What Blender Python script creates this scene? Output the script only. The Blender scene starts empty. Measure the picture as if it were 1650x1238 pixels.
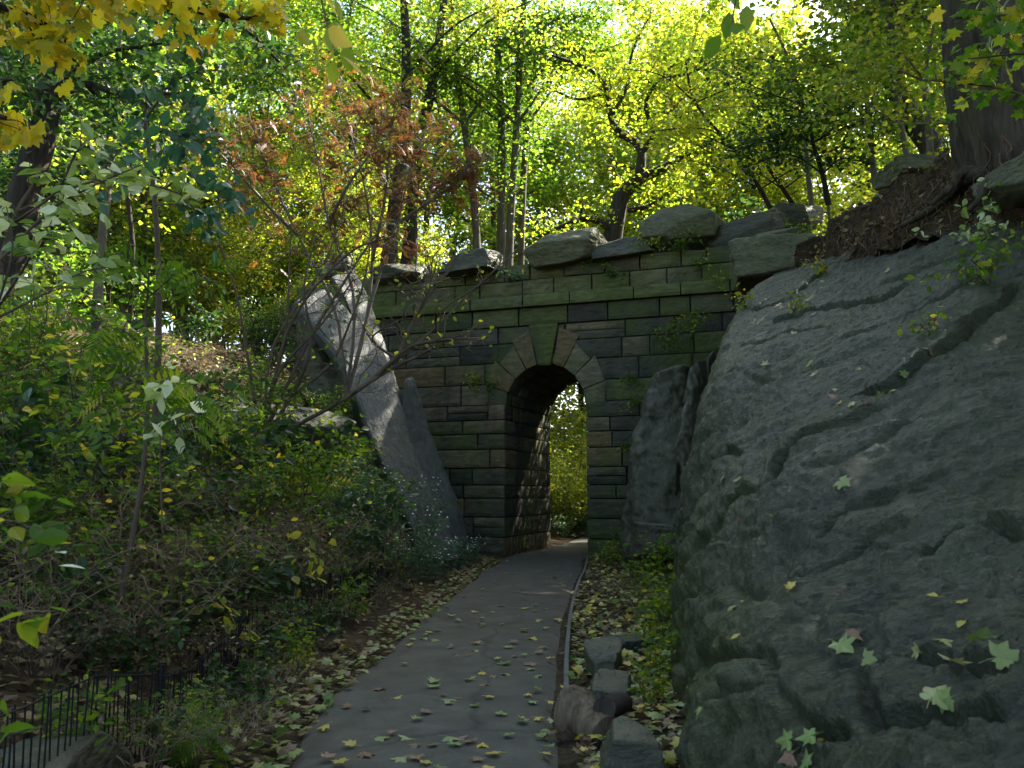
import bpy, math, random
import numpy as np
from mathutils import Vector

SC = bpy.context.scene
COL = SC.collection
R = math.radians

# ------------------------------------------------------------ camera, sky, sun, exposure
F_PX, CX, CY = 1400.0, 825.0, 619.0
CAM_H = 1.5
PITCH = math.atan(176 / F_PX)
cam_d = bpy.data.cameras.new("camera")
cam = bpy.data.objects.new("camera", cam_d)
COL.objects.link(cam)
cam.location = (0, 0, CAM_H)
cam.rotation_euler = (R(90) + PITCH, 0, 0)
cam_d.sensor_width = 36
cam_d.lens = 36 * F_PX / 1650
cam_d.clip_start = 0.05
cam_d.clip_end = 2000
cam_d.dof.use_dof = True
cam_d.dof.focus_distance = 16
cam_d.dof.aperture_fstop = 5.6
SC.camera = cam

SUN_AZ, SUN_EL = R(50), R(45)
world = bpy.data.worlds.new("World")
SC.world = world
world.use_nodes = True
wn = world.node_tree.nodes
sky = wn.new("ShaderNodeTexSky")
sky.sky_type = 'NISHITA'
sky.sun_disc = False
sky.sun_elevation = SUN_EL
sky.sun_rotation = SUN_AZ
sky.air_density = 0.95
sky.dust_density = 2.6
sky.ozone_density = 0.6
wn["Background"].inputs[1].default_value = 0.115
world.node_tree.links.new(sky.outputs[0], wn["Background"].inputs[0])
sd = bpy.data.lights.new("sun", 'SUN')
sd.energy = 5.0
sd.angle = R(0.55)
sd.color = (1.0, 0.93, 0.8)
sun = bpy.data.objects.new("sun", sd)
COL.objects.link(sun)
SUN_DIR = Vector((math.sin(SUN_AZ) * math.cos(SUN_EL), math.cos(SUN_AZ) * math.cos(SUN_EL), math.sin(SUN_EL)))
sun.rotation_euler = SUN_DIR.to_track_quat('Z', 'Y').to_euler()
sun.location = (20, 20, 40)
SC.view_settings.view_transform = 'Standard'
SC.view_settings.look = 'None'
SC.view_settings.gamma = 1
SC.view_settings.exposure = 2.4
SC.cycles.max_bounces = 7
SC.cycles.diffuse_bounces = 4
SC.cycles.glossy_bounces = 2
SC.cycles.transmission_bounces = 4
SC.cycles.use_denoising = True
SC.cycles.caustics_reflective = False
SC.cycles.caustics_refractive = False

# ------------------------------------------------------------ helpers
def at(px, py, Y):
    """the point of the place seen at photo pixel (px, py), at distance Y ahead"""
    cx, cy = (px - CX) / F_PX, -(py - CY) / F_PX
    dx, dy, dz = cx, math.cos(PITCH) - cy * math.sin(PITCH), math.sin(PITCH) + cy * math.cos(PITCH)
    s = Y / dy
    return np.array((dx * s, Y, CAM_H + dz * s))

def _hash(ix, iy, iz, seed):
    n = (ix * 374761393 + iy * 668265263 + iz * 1274126177 + seed * 974634777).astype(np.uint32)
    n = (n ^ (n >> np.uint32(13))) * np.uint32(1274126177)
    n = n ^ (n >> np.uint32(16))
    n = n * np.uint32(2246822519)
    return (n ^ (n >> np.uint32(15))).astype(np.float64) / 4294967295.0

def vnoise(p, seed=0):
    p = np.asarray(p, float)
    i = np.floor(p).astype(np.int64)
    f = p - i
    f = f * f * f * (f * (f * 6 - 15) + 10)
    out = 0
    for a in (0, 1):
        for b in (0, 1):
            for c in (0, 1):
                w = (f[:, 0] if a else 1 - f[:, 0]) * (f[:, 1] if b else 1 - f[:, 1]) * (f[:, 2] if c else 1 - f[:, 2])
                out = out + w * _hash(i[:, 0] + a, i[:, 1] + b, i[:, 2] + c, seed)
    return out * 2 - 1

def fbm(p, octv=4, seed=0, gain=0.5):
    p = np.asarray(p, float)
    a, s, t = 1.0, 0, 0
    for o in range(octv):
        s = s + a * vnoise(p, seed + o * 17)
        t += a
        a *= gain
        p = p * 2.03 + 11.7
    return s / t

def sstep(a, b, x):
    t = np.clip((x - a) / (b - a), 0, 1)
    return t * t * (3 - 2 * t)

def unit(v):
    v = np.asarray(v, float)
    return v / np.maximum(np.linalg.norm(v, axis=-1, keepdims=True), 1e-9)

class MB:
    """collects faces and builds ONE mesh object"""
    def __init__(self):
        self.v, self.f, self.c, self.n, self.rear = [], [], [], 0, None
    def add(self, v, faces, c=0.5):
        v = np.asarray(v, float).reshape(-1, 3)
        if not isinstance(faces, (list, tuple)) or (len(faces) and np.isscalar(faces[0])):
            faces = [faces]
        for f in faces:
            f = np.asarray(f, np.int64)
            if f.ndim == 1:
                f = f[None]
            self.f.append(f + self.n)
        self.v.append(v)
        self.c.append(np.full(len(v), c) if np.isscalar(c) else np.asarray(c, float))
        self.n += len(v)
    def mesh(self, name, mat, smooth=True, origin=(0, 0, 0)):
        me = bpy.data.meshes.new(name)
        if not self.v:
            return me
        v = np.concatenate(self.v) - np.asarray(origin)
        loops = np.concatenate([f.ravel() for f in self.f])
        tot = np.concatenate([np.full(len(f), f.shape[1]) for f in self.f])
        start = np.concatenate([[0], np.cumsum(tot)[:-1]])
        me.vertices.add(len(v)); me.vertices.foreach_set('co', v.ravel().astype(np.float32))
        me.loops.add(len(loops)); me.loops.foreach_set('vertex_index', loops.astype(np.int32))
        me.polygons.add(len(tot)); me.polygons.foreach_set('loop_start', start.astype(np.int32))
        me.polygons.foreach_set('loop_total', tot.astype(np.int32))
        me.polygons.foreach_set('use_smooth', np.full(len(tot), bool(smooth)))
        at_ = me.attributes.new('rnd', 'FLOAT', 'POINT')
        at_.data.foreach_set('value', np.concatenate(self.c).astype(np.float32))
        me.update(calc_edges=True)
        me.validate()
        if mat:
            me.materials.append(mat)
        return me
    def build(self, name, mat, parent=None, smooth=True, origin=(0, 0, 0)):
        if parent is not None:
            origin = parent['_o'] if '_o' in parent else origin
        o = bpy.data.objects.new(name, self.mesh(name, mat, smooth, origin))
        COL.objects.link(o)
        if parent is not None:
            o.parent = parent
        else:
            o.location = origin
        return o

def tag(o, label=None, cat=None, group=None, kind=None):
    if label: o['label'] = label
    if cat: o['category'] = cat
    if group: o['group'] = group
    if kind: o['kind'] = kind
    return o

def thing(name, label, cat, loc=(0, 0, 0), group=None):
    o = bpy.data.objects.new(name, None)
    COL.objects.link(o)
    o.location = [float(x) for x in loc]
    o.empty_display_size = 0.2
    o['_o'] = [float(x) for x in loc]
    return tag(o, label, cat, group)

def dup(src, loc, rz=0, sc=1, label=None, group=None):
    r = src.copy(); COL.objects.link(r)
    r.location = [float(x) for x in loc]; r.rotation_euler = (0, 0, rz)
    r.scale = (sc, sc, sc) if np.isscalar(sc) else sc
    if label: r['label'] = label
    if group: r['group'] = group
    for ch in list(src.children):
        c = ch.copy(); COL.objects.link(c); c.parent = r
        for g in list(ch.children):
            d = g.copy(); COL.objects.link(d); d.parent = c
    return r

def smooth_path(pts, n):
    """Catmull-Rom through the points, n points out"""
    p = np.asarray(pts, float)
    if len(p) < 3:
        t = np.linspace(0, 1, n)[:, None]
        return p[0] * (1 - t) + p[-1] * t
    q = np.vstack([2 * p[0] - p[1], p, 2 * p[-1] - p[-2]])
    u = np.linspace(0, len(p) - 1 - 1e-6, n)
    i = u.astype(int); f = (u - i)[:, None]
    a, b, c, d = q[i], q[i + 1], q[i + 2], q[i + 3]
    return 0.5 * (2 * b + (c - a) * f + (2 * a - 5 * b + 4 * c - d) * f ** 2 + (3 * b - a - 3 * c + d) * f ** 3)

def tube(mb, pts, rad, sides=6, c=0.5, rough=0.0, seed=0, cap=True):
    p = np.asarray(pts, float)
    n = len(p)
    rad = np.full(n, rad) if np.isscalar(rad) else np.asarray(rad, float)
    t = unit(np.gradient(p, axis=0))
    ref = np.array((0.3, 0.2, 1.0)) if abs(t[:, 2]).mean() < 0.8 else np.array((1.0, 0.1, 0))
    a = unit(np.cross(t, ref)); b = np.cross(t, a)
    th = np.arange(sides) / sides * 2 * np.pi
    ring = a[:, None] * np.cos(th)[None, :, None] + b[:, None] * np.sin(th)[None, :, None]
    rr = rad[:, None, None] * np.ones((n, sides, 1))
    v = p[:, None] + ring * rr
    if rough:
        q = v.reshape(-1, 3)
        h = fbm(q * np.array((6, 6, 1.6)) / max(rad.max() * 4, .2), 3, seed).reshape(n, sides, 1)
        v = v + ring * rr * rough * h
    v = v.reshape(-1, 3)
    i = np.arange(n - 1)[:, None] * sides; j = np.arange(sides)[None]
    k = (j + 1) % sides
    f = np.stack([i + j, i + k, i + sides + k, i + sides + j], -1).reshape(-1, 4)
    mb.add(v, f, c)
    if cap:
        mb.add(np.vstack([v[-sides:], p[-1:]]), np.stack([np.arange(sides), (np.arange(sides) + 1) % sides, np.full(sides, sides)], -1), c)
        mb.add(np.vstack([v[:sides], p[:1]]), np.stack([(np.arange(sides) + 1) % sides, np.arange(sides), np.full(sides, sides)], -1), c)

# ------------------------------------------------------------ materials
def nt(name):
    m = bpy.data.materials.new(name); m.use_nodes = True
    t = m.node_tree; t.nodes.clear()
    out = t.nodes.new("ShaderNodeOutputMaterial")
    def N(kind, **kw):
        n = t.nodes.new("ShaderNode" + kind)
        for k, v in kw.items():
            if k in n.inputs: n.inputs[k].default_value = v
            else: setattr(n, k, v)
        return n
    L = t.links.new
    return m, t, out, N, L

def ramp(N, stops):
    r = N("ValToRGB"); e = r.color_ramp.elements
    e[0].position, e[0].color = stops[0][0], (*stops[0][1], 1)
    e[1].position, e[1].color = stops[-1][0], (*stops[-1][1], 1)
    for p, c in stops[1:-1]:
        x = e.new(p); x.color = (*c, 1)
    return r

def mixc(N, L, fac, a, b, blend='MIX'):
    m = N("MixRGB", blend_type=blend)
    if isinstance(fac, (int, float)): m.inputs[0].default_value = fac
    else: L(fac, m.inputs[0])
    for s, x in ((1, a), (2, b)):
        if isinstance(x, tuple): m.inputs[s].default_value = (*x, 1)
        else: L(x, m.inputs[s])
    return m.outputs[0]

def noise_node(N, L, vec, scale, detail=4, rough=0.55, dist=0.0):
    n = N("TexNoise"); n.inputs['Scale'].default_value = scale
    n.inputs['Detail'].default_value = detail; n.inputs['Roughness'].default_value = rough
    n.inputs['Distortion'].default_value = dist
    L(vec, n.inputs['Vector'])
    return n.outputs['Fac']

def mapping(N, L, src, scale=(1, 1, 1), rot=(0, 0, 0)):
    m = N("Mapping"); m.inputs['Scale'].default_value = scale; m.inputs['Rotation'].default_value = rot
    L(src, m.inputs['Vector'])
    return m.outputs[0]

def bump(N, L, h, strength, dist, prev=None):
    b = N("Bump"); b.inputs['Strength'].default_value = strength; b.inputs['Distance'].default_value = dist
    L(h, b.inputs['Height'])
    if prev is not None: L(prev, b.inputs['Normal'])
    return b.outputs[0]

def leaf_mat(name, stops, transl=0.56, rough=0.42, spec=0.4, tint=(1.0, 1.0, 0.8), boost=2.2):
    m, t, out, N, L = nt(name)
    a = N("Attribute", attribute_name='rnd')
    oi = N("ObjectInfo")
    ad = N("Math", operation='MULTIPLY_ADD'); L(oi.outputs['Random'], ad.inputs[0])
    ad.inputs[1].default_value = 0.24; L(a.outputs['Fac'], ad.inputs[2])
    sb = N("Math", operation='SUBTRACT'); L(ad.outputs[0], sb.inputs[0]); sb.inputs[1].default_value = 0.12
    rp = ramp(N, stops); L(sb.outputs[0], rp.inputs[0])
    p = N("BsdfPrincipled"); L(rp.outputs[0], p.inputs['Base Color'])
    p.inputs['Roughness'].default_value = rough
    p.inputs['Specular IOR Level'].default_value = spec
    tr = N("BsdfTranslucent")
    tc = mixc(N, L, 1.0, rp.outputs[0], tuple(boost * x for x in tint), 'MULTIPLY')
    L(tc, tr.inputs['Color'])
    mx = N("MixShader"); mx.inputs[0].default_value = transl
    L(p.outputs[0], mx.inputs[1]); L(tr.outputs[0], mx.inputs[2]); L(mx.outputs[0], out.inputs[0])
    return m

def bark_mat(name, c0, c1, scale=1.0, strength=0.8, moss=0.0):
    m, t, out, N, L = nt(name)
    tc = N("TexCoord").outputs['Object']
    v = mapping(N, L, tc, (9 * scale, 9 * scale, 1.4 * scale))
    f = noise_node(N, L, v, 1.6, 5, 0.6, 0.5)
    rp = ramp(N, [(0.3, c0), (0.7, c1)]); L(f, rp.inputs[0])
    col = rp.outputs[0]
    if moss:
        g = noise_node(N, L, tc, 1.3, 4)
        gr = ramp(N, [(0.5, (0, 0, 0)), (0.68, (moss,) * 3)]); L(g, gr.inputs[0])
        col = mixc(N, L, gr.outputs[0], col, (0.06, 0.08, 0.025))
    p = N("BsdfPrincipled"); L(col, p.inputs['Base Color']); p.inputs['Roughness'].default_value = 0.9
    p.inputs['Specular IOR Level'].default_value = 0.2
    L(bump(N, L, f, strength, 0.03), p.inputs['Normal']); L(p.outputs[0], out.inputs[0])
    return m

def rock_mat(name, dark, mid, light, moss_amt=0.35, rot=(0, 0, 0), stretch=(1, 5, 5), rough=0.5, spec=0.55, mosscol=(0.05, 0.065, 0.018), bumpk=1.0, blot=0.45, attr=False):
    m, t, out, N, L = nt(name)
    tc = N("TexCoord").outputs['Object']
    v = mapping(N, L, tc, stretch, rot)
    big = noise_node(N, L, tc, 0.55, 3, 0.5, 0.4)
    str1 = noise_node(N, L, v, 1.5, 7, 0.62, 0.8)
    fine = noise_node(N, L, v, 9, 6, 0.7, 0.3)
    spk = noise_node(N, L, v, 22, 3, 0.7)
    r1 = ramp(N, [(0.28, dark), (0.5, mid), (0.76, light)]); L(str1, r1.inputs[0])
    br = ramp(N, [(0.36, dark), (0.52, mid), (0.66, tuple(0.75 * x for x in light))]); L(big, br.inputs[0])
    col = mixc(N, L, blot, r1.outputs[0], br.outputs[0])
    rf = ramp(N, [(0.36, (0.42, 0.42, 0.42)), (0.62, (1.4, 1.4, 1.4))]); L(fine, rf.inputs[0])
    col = mixc(N, L, 0.8, col, rf.outputs[0], 'MULTIPLY')
    rs = ramp(N, [(0.6, (0, 0, 0)), (0.68, (0.7, 0.7, 0.7))]); L(spk, rs.inputs[0])
    lm = ramp(N, [(0.5, (0, 0, 0)), (0.66, (1, 1, 1))]); L(noise_node(N, L, tc, 1.1, 4, 0.6, 0.6), lm.inputs[0])
    col = mixc(N, L, mixc(N, L, 1.0, rs.outputs[0], lm.outputs[0], 'MULTIPLY'), col, tuple(min(1, 2.0 * x) for x in light))
    gm = ramp(N, [(0.48, (0, 0, 0)), (0.68, (moss_amt,) * 3)]); L(noise_node(N, L, tc, 0.9, 6, 0.65, 0.5), gm.inputs[0])
    col = mixc(N, L, gm.outputs[0], col, mosscol)
    if attr:
        ln = noise_node(N, L, mapping(N, L, tc, (0.5, 5, 6), rot), 2.2, 6, 0.6, 1.2)
        lr = ramp(N, [(0.46, (1, 1, 1)), (0.5, (0.25, 0.25, 0.25)), (0.54, (1, 1, 1))]); L(ln, lr.inputs[0])
        col = mixc(N, L, 0.75, col, lr.outputs[0], 'MULTIPLY')
        av = N("Attribute", attribute_name='rnd').outputs['Fac']
        col = mixc(N, L, av, col, mixc(N, L, fine, (0.025, 0.03, 0.006), (0.1, 0.118, 0.022)))
    p = N("BsdfPrincipled"); L(col, p.inputs['Base Color'])
    rr = N("MapRange"); rr.inputs[3].default_value = rough - 0.18; rr.inputs[4].default_value = rough + 0.22
    L(fine, rr.inputs[0]); L(rr.outputs[0], p.inputs['Roughness'])
    p.inputs['Specular IOR Level'].default_value = spec
    b1 = bump(N, L, str1, 0.8 * bumpk, 0.1)
    b2 = bump(N, L, fine, 0.9 * bumpk, 0.03, b1)
    L(bump(N, L, noise_node(N, L, tc, 45, 3, 0.6), 0.35 * bumpk, 0.006, b2), p.inputs['Normal'])
    L(p.outputs[0], out.inputs[0])
    return m

def plain(name, col, rough=0.6, metal=0.0, var=0.0, scale=8, spec=0.4):
    m, t, out, N, L = nt(name)
    p = N("BsdfPrincipled")
    tc = N("TexCoord").outputs['Object']
    f = noise_node(N, L, tc, scale, 5, 0.6)
    rp = ramp(N, [(0.3, tuple(x * (1 - var) for x in col)), (0.7, tuple(x * (1 + var) for x in col))]); L(f, rp.inputs[0])
    L(rp.outputs[0], p.inputs['Base Color'])
    p.inputs['Roughness'].default_value = rough; p.inputs['Metallic'].default_value = metal
    p.inputs['Specular IOR Level'].default_value = spec
    L(bump(N, L, f, 0.3, 0.01), p.inputs['Normal'])
    L(p.outputs[0], out.inputs[0])
    return m

def block_mat(name, stops, moss=0.6):
    """masonry: each block its own tone through the attribute"""
    m, t, out, N, L = nt(name)
    a = N("Attribute", attribute_name='rnd').outputs['Fac']
    tc = N("TexCoord").outputs['Object']
    r0 = ramp(N, stops); L(a, r0.inputs[0])
    st = noise_node(N, L, mapping(N, L, tc, (1.2, 1.2, 5)), 2.2, 7, 0.65, 0.6)
    rs = ramp(N, [(0.3, (0.5, 0.5, 0.5)), (0.7, (1.4, 1.4, 1.4))]); L(st, rs.inputs[0])
    col = mixc(N, L, 1.0, r0.outputs[0], rs.outputs[0], 'MULTIPLY')
    gm = ramp(N, [(0.46, (0, 0, 0)), (0.62, (moss,) * 3)]); L(noise_node(N, L, tc, 0.75, 7, 0.7, 0.4), gm.inputs[0])
    col = mixc(N, L, gm.outputs[0], col, (0.065, 0.095, 0.014))
    dm = ramp(N, [(0.5, (0, 0, 0)), (0.7, (0.7, 0.7, 0.7))]); L(noise_node(N, L, mapping(N, L, tc, (1.5, 1.5, 0.5)), 0.9, 5, 0.6, 0.3), dm.inputs[0])
    col = mixc(N, L, dm.outputs[0], col, (0.03, 0.033, 0.032))
    p = N("BsdfPrincipled"); L(col, p.inputs['Base Color']); p.inputs['Roughness'].default_value = 0.82
    p.inputs['Specular IOR Level'].default_value = 0.3
    b1 = bump(N, L, st, 0.7, 0.04)
    L(bump(N, L, noise_node(N, L, tc, 28, 5, 0.65), 0.6, 0.012, b1), p.inputs['Normal'])
    L(p.outputs[0], out.inputs[0])
    return m

def ground_mat():
    m, t, out, N, L = nt("soil_and_litter")
    tc = N("TexCoord").outputs['Object']
    f = noise_node(N, L, tc, 14, 6, 0.7, 0.4); g = noise_node(N, L, tc, 1.1, 4)
    r1 = ramp(N, [(0.3, (0.025, 0.018, 0.011)), (0.5, (0.065, 0.046, 0.028)), (0.72, (0.13, 0.095, 0.055))]); L(f, r1.inputs[0])
    r2 = ramp(N, [(0.35, (0.6, 0.6, 0.6)), (0.7, (1.25, 1.25, 1.2))]); L(g, r2.inputs[0])
    p = N("BsdfPrincipled"); L(mixc(N, L, 1.0, r1.outputs[0], r2.outputs[0], 'MULTIPLY'), p.inputs['Base Color'])
    p.inputs['Roughness'].default_value = 0.95; p.inputs['Specular IOR Level'].default_value = 0.15
    L(bump(N, L, f, 0.9, 0.06), p.inputs['Normal']); L(p.outputs[0], out.inputs[0])
    return m

def path_mat():
    m, t, out, N, L = nt("worn_asphalt")
    tc = N("TexCoord").outputs['Object']
    fine = noise_node(N, L, tc, 160, 3, 0.7); mid = noise_node(N, L, tc, 3.0, 6, 0.65, 0.5); big = noise_node(N, L, tc, 0.5, 3)
    r1 = ramp(N, [(0.3, (0.05, 0.048, 0.04)), (0.7, (0.115, 0.108, 0.088))]); L(mid, r1.inputs[0])
    r2 = ramp(N, [(0.35, (0.6, 0.6, 0.6)), (0.66, (1.35, 1.35, 1.35))]); L(fine, r2.inputs[0])
    col = mixc(N, L, 0.8, r1.outputs[0], r2.outputs[0], 'MULTIPLY')
    r3 = ramp(N, [(0.4, (0, 0, 0)), (0.7, (0.5, 0.5, 0.5))]); L(big, r3.inputs[0])
    col = mixc(N, L, r3.outputs[0], col, (0.075, 0.068, 0.045))
    sm = ramp(N, [(0.56, (0, 0, 0)), (0.66, (0.6, 0.6, 0.6))]); L(noise_node(N, L, mapping(N, L, tc, (3, 1.6, 1)), 1.3, 6, 0.7, 0.4), sm.inputs[0])
    col = mixc(N, L, sm.outputs[0], col, (0.07, 0.06, 0.032))
    vo = N("TexVoronoi", feature='DISTANCE_TO_EDGE'); vo.inputs['Scale'].default_value = 0.3
    wv = N("MixRGB", blend_type='ADD'); wv.inputs[0].default_value = 0.35; L(tc, wv.inputs[1])
    nz = N("TexNoise"); nz.inputs['Scale'].default_value = 2.5; nz.inputs['Detail'].default_value = 5; L(tc, nz.inputs['Vector']); L(nz.outputs['Color'], wv.inputs[2])
    L(wv.outputs[0], vo.inputs['Vector'])
    ck = ramp(N, [(0.0, (0.25, 0.25, 0.25)), (0.012, (1, 1, 1))]); L(vo.outputs['Distance'], ck.inputs[0])
    col = mixc(N, L, 0.5, col, ck.outputs[0], 'MULTIPLY')
    p = N("BsdfPrincipled"); L(col, p.inputs['Base Color']); p.inputs['Roughness'].default_value = 0.8
    p.inputs['Specular IOR Level'].default_value = 0.35
    L(bump(N, L, fine, 0.6, 0.004, bump(N, L, mid, 0.3, 0.02)), p.inputs['Normal']); L(p.outputs[0], out.inputs[0])
    return m

G1, G2, Y1, Y2 = (0.035, 0.085, 0.008), (0.085, 0.165, 0.012), (0.23, 0.27, 0.02), (0.42, 0.32, 0.03)
M = dict(
    ground=ground_mat(), path=path_mat(),
    rock=rock_mat("schist_rock", (0.015, 0.019, 0.006), (0.058, 0.066, 0.027), (0.155, 0.165, 0.1), 0.75, (R(12), R(-20), R(8)), (0.8, 4.5, 4.5), attr=True, bumpk=1.3, rough=0.42, spec=0.6),
    slab=rock_mat("blue_grey_slab", (0.026, 0.032, 0.028), (0.05, 0.06, 0.053), (0.085, 0.098, 0.088), 0.2, (0, R(25), 0), (5, 5, 0.6), blot=0.12),
    tallrock=rock_mat("brown_green_rock", (0.03, 0.028, 0.016), (0.075, 0.07, 0.042), (0.13, 0.13, 0.085), 0.6, (0, 0, 0), (2, 2, 1.5)),
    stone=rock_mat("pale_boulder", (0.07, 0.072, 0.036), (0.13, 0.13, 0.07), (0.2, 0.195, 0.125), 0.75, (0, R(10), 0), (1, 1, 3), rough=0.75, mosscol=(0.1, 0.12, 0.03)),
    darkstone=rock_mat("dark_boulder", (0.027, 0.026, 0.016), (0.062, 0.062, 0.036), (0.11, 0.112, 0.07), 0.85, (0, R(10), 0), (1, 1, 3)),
    block=block_mat("bridge_blocks", [(0, (0.028, 0.029, 0.023)), (0.25, (0.085, 0.08, 0.054)), (0.42, (0.08, 0.095, 0.028)), (0.55, (0.15, 0.135, 0.085)), (0.72, (0.16, 0.105, 0.048)), (0.85, (0.11, 0.1, 0.07)), (1, (0.04, 0.042, 0.032))]),
    parapet=block_mat("parapet_blocks", [(0, (0.08, 0.082, 0.046)), (0.4, (0.14, 0.135, 0.072)), (0.7, (0.115, 0.13, 0.045)), (1, (0.17, 0.155, 0.1))], 0.8),
    mortar=plain("dark_mortar", (0.022, 0.022, 0.02), 0.95, var=0.4),
    bark=bark_mat("grey_bark", (0.045, 0.038, 0.03), (0.13, 0.115, 0.095), moss=0.3),
    darkbark=bark_mat("dark_bark", (0.018, 0.015, 0.012), (0.06, 0.05, 0.04)),
    oakbark=bark_mat("furrowed_bark", (0.016, 0.012, 0.008), (0.085, 0.068, 0.046), 0.9, 1.0, moss=0.35),
    twig=plain("brown_twig", (0.1, 0.07, 0.045), 0.8, var=0.4, scale=3),
    greytwig=plain("grey_brown_twig", (0.15, 0.125, 0.1), 0.8, var=0.35, scale=3),
    drytwig=plain("dry_tan_twig", (0.24, 0.17, 0.1), 0.8, var=0.35, scale=3),
    root=plain("reddish_root", (0.12, 0.065, 0.035), 0.9, var=0.45, scale=6),
    edging=plain("weathered_edging", (0.1, 0.105, 0.1), 0.7, var=0.35, scale=5),
    iron=plain("black_iron", (0.012, 0.012, 0.013), 0.5, 0.3, var=0.3),
    wood=bark_mat("rotten_wood", (0.06, 0.04, 0.024), (0.2, 0.15, 0.1), 1.6, 1.0),
    petal=plain("white_petal", (0.75, 0.75, 0.72), 0.6, var=0.1),
    l_green=leaf_mat("mid_green_leaves", [(0, G1), (0.55, G2), (0.85, Y1), (1, Y2)]),
    l_yg=leaf_mat("yellow_green_leaves", [(0, (0.07, 0.14, 0.012)), (0.4, (0.18, 0.24, 0.02)), (0.7, (0.31, 0.31, 0.035)), (1, (0.46, 0.33, 0.05))]),
    l_yel=leaf_mat("autumn_yellow_leaves", [(0, (0.11, 0.2, 0.01)), (0.5, (0.24, 0.29, 0.014)), (0.8, (0.38, 0.33, 0.03)), (1, (0.45, 0.27, 0.03))]),
    l_gold=leaf_mat("golden_leaves", [(0, (0.16, 0.22, 0.015)), (0.35, (0.42, 0.36, 0.02)), (0.75, (0.62, 0.46, 0.02)), (1, (0.58, 0.3, 0.02))], boost=1.7),
    l_dark=leaf_mat("dark_green_leaves", [(0, (0.014, 0.04, 0.01)), (0.6, (0.035, 0.085, 0.016)), (1, (0.08, 0.14, 0.02))], transl=0.35),
    l_teal=leaf_mat("blue_green_leaves", [(0, (0.02, 0.075, 0.04)), (0.6, (0.05, 0.13, 0.06)), (1, (0.12, 0.2, 0.06))], transl=0.35, rough=0.35, spec=0.6),
    l_sunlit=leaf_mat("glossy_sunlit_green_leaves", [(0, (0.12, 0.2, 0.03)), (0.45, (0.26, 0.34, 0.09)), (0.7, (0.5, 0.54, 0.3)), (1, (0.7, 0.72, 0.52))], transl=0.4, rough=0.3, spec=0.8),  # sun glare on the leaves put into the colour as paler tones
    l_red=leaf_mat("russet_leaves", [(0, (0.06, 0.08, 0.015)), (0.3, (0.1, 0.055, 0.02)), (0.65, (0.14, 0.048, 0.024)), (0.88, (0.22, 0.075, 0.02)), (1, (0.4, 0.2, 0.03))], transl=0.45, boost=1.5),
    litter=leaf_mat("litter_leaves", [(0, (0.05, 0.033, 0.02)), (0.3, (0.12, 0.08, 0.045)), (0.55, (0.2, 0.15, 0.07)), (0.8, (0.24, 0.22, 0.07)), (1, (0.3, 0.32, 0.12))], transl=0.15, spec=0.3),
    f_green=leaf_mat("fallen_green_leaf", [(0, (0.1, 0.15, 0.035)), (0.6, (0.2, 0.26, 0.08)), (1, (0.34, 0.33, 0.13))], transl=0.15),
    f_pale=leaf_mat("fallen_pale_leaf", [(0, (0.17, 0.2, 0.06)), (0.6, (0.28, 0.3, 0.11)), (1, (0.36, 0.29, 0.14))], transl=0.15),
    f_sunlit=leaf_mat("sunlit_white_leaf", [(0, (0.4, 0.44, 0.3)), (1, (0.78, 0.8, 0.68))], transl=0.3),  # leaf colour whitened to stand for direct sun on it
    f_yel=leaf_mat("fallen_yellow_leaf", [(0, (0.36, 0.3, 0.06)), (0.6, (0.5, 0.4, 0.07)), (1, (0.5, 0.3, 0.08))], transl=0.15),
    f_brown=leaf_mat("fallen_brown_leaf", [(0, (0.1, 0.06, 0.04)), (0.6, (0.2, 0.12, 0.07)), (1, (0.32, 0.18, 0.12))], transl=0.1),
)

# ------------------------------------------------------------ ground and path
PL = np.array([(-8, -1.3), (0, -1.3), (4.74, -1.3), (6.3, -1.4), (9.8, -1.15), (13.5, -.92), (17, -.62), (20, -.33), (21.4, -.13), (25, 1.2), (30, 2.2), (36, 2.0), (60, 0)])
PR = np.array([(-8, .35), (0, .3), (4.74, .3), (6.1, .33), (8.6, .5), (11, .7), (14, 1.0), (17, 1.38), (20.5, 1.72), (21.4, 2.05), (25, 3.2), (30, 4.3), (36, 4.0), (60, 2)])
path_l = lambda y: np.interp(y, PL[:, 0], PL[:, 1])
path_r = lambda y: np.interp(y, PR[:, 0], PR[:, 1])
SLOPE = np.array([(-10, .2), (2, .25), (5, .42), (7, .6), (9, .85), (13, 1.15), (17, 1.35), (30, 1.2), (60, .8)])
CAP = np.array([(-10, 1.5), (2, 1.6), (5, 2.4), (10, 4.0), (16, 4.9), (20, 5.9), (26, 6.2), (60, 6.6)])
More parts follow.
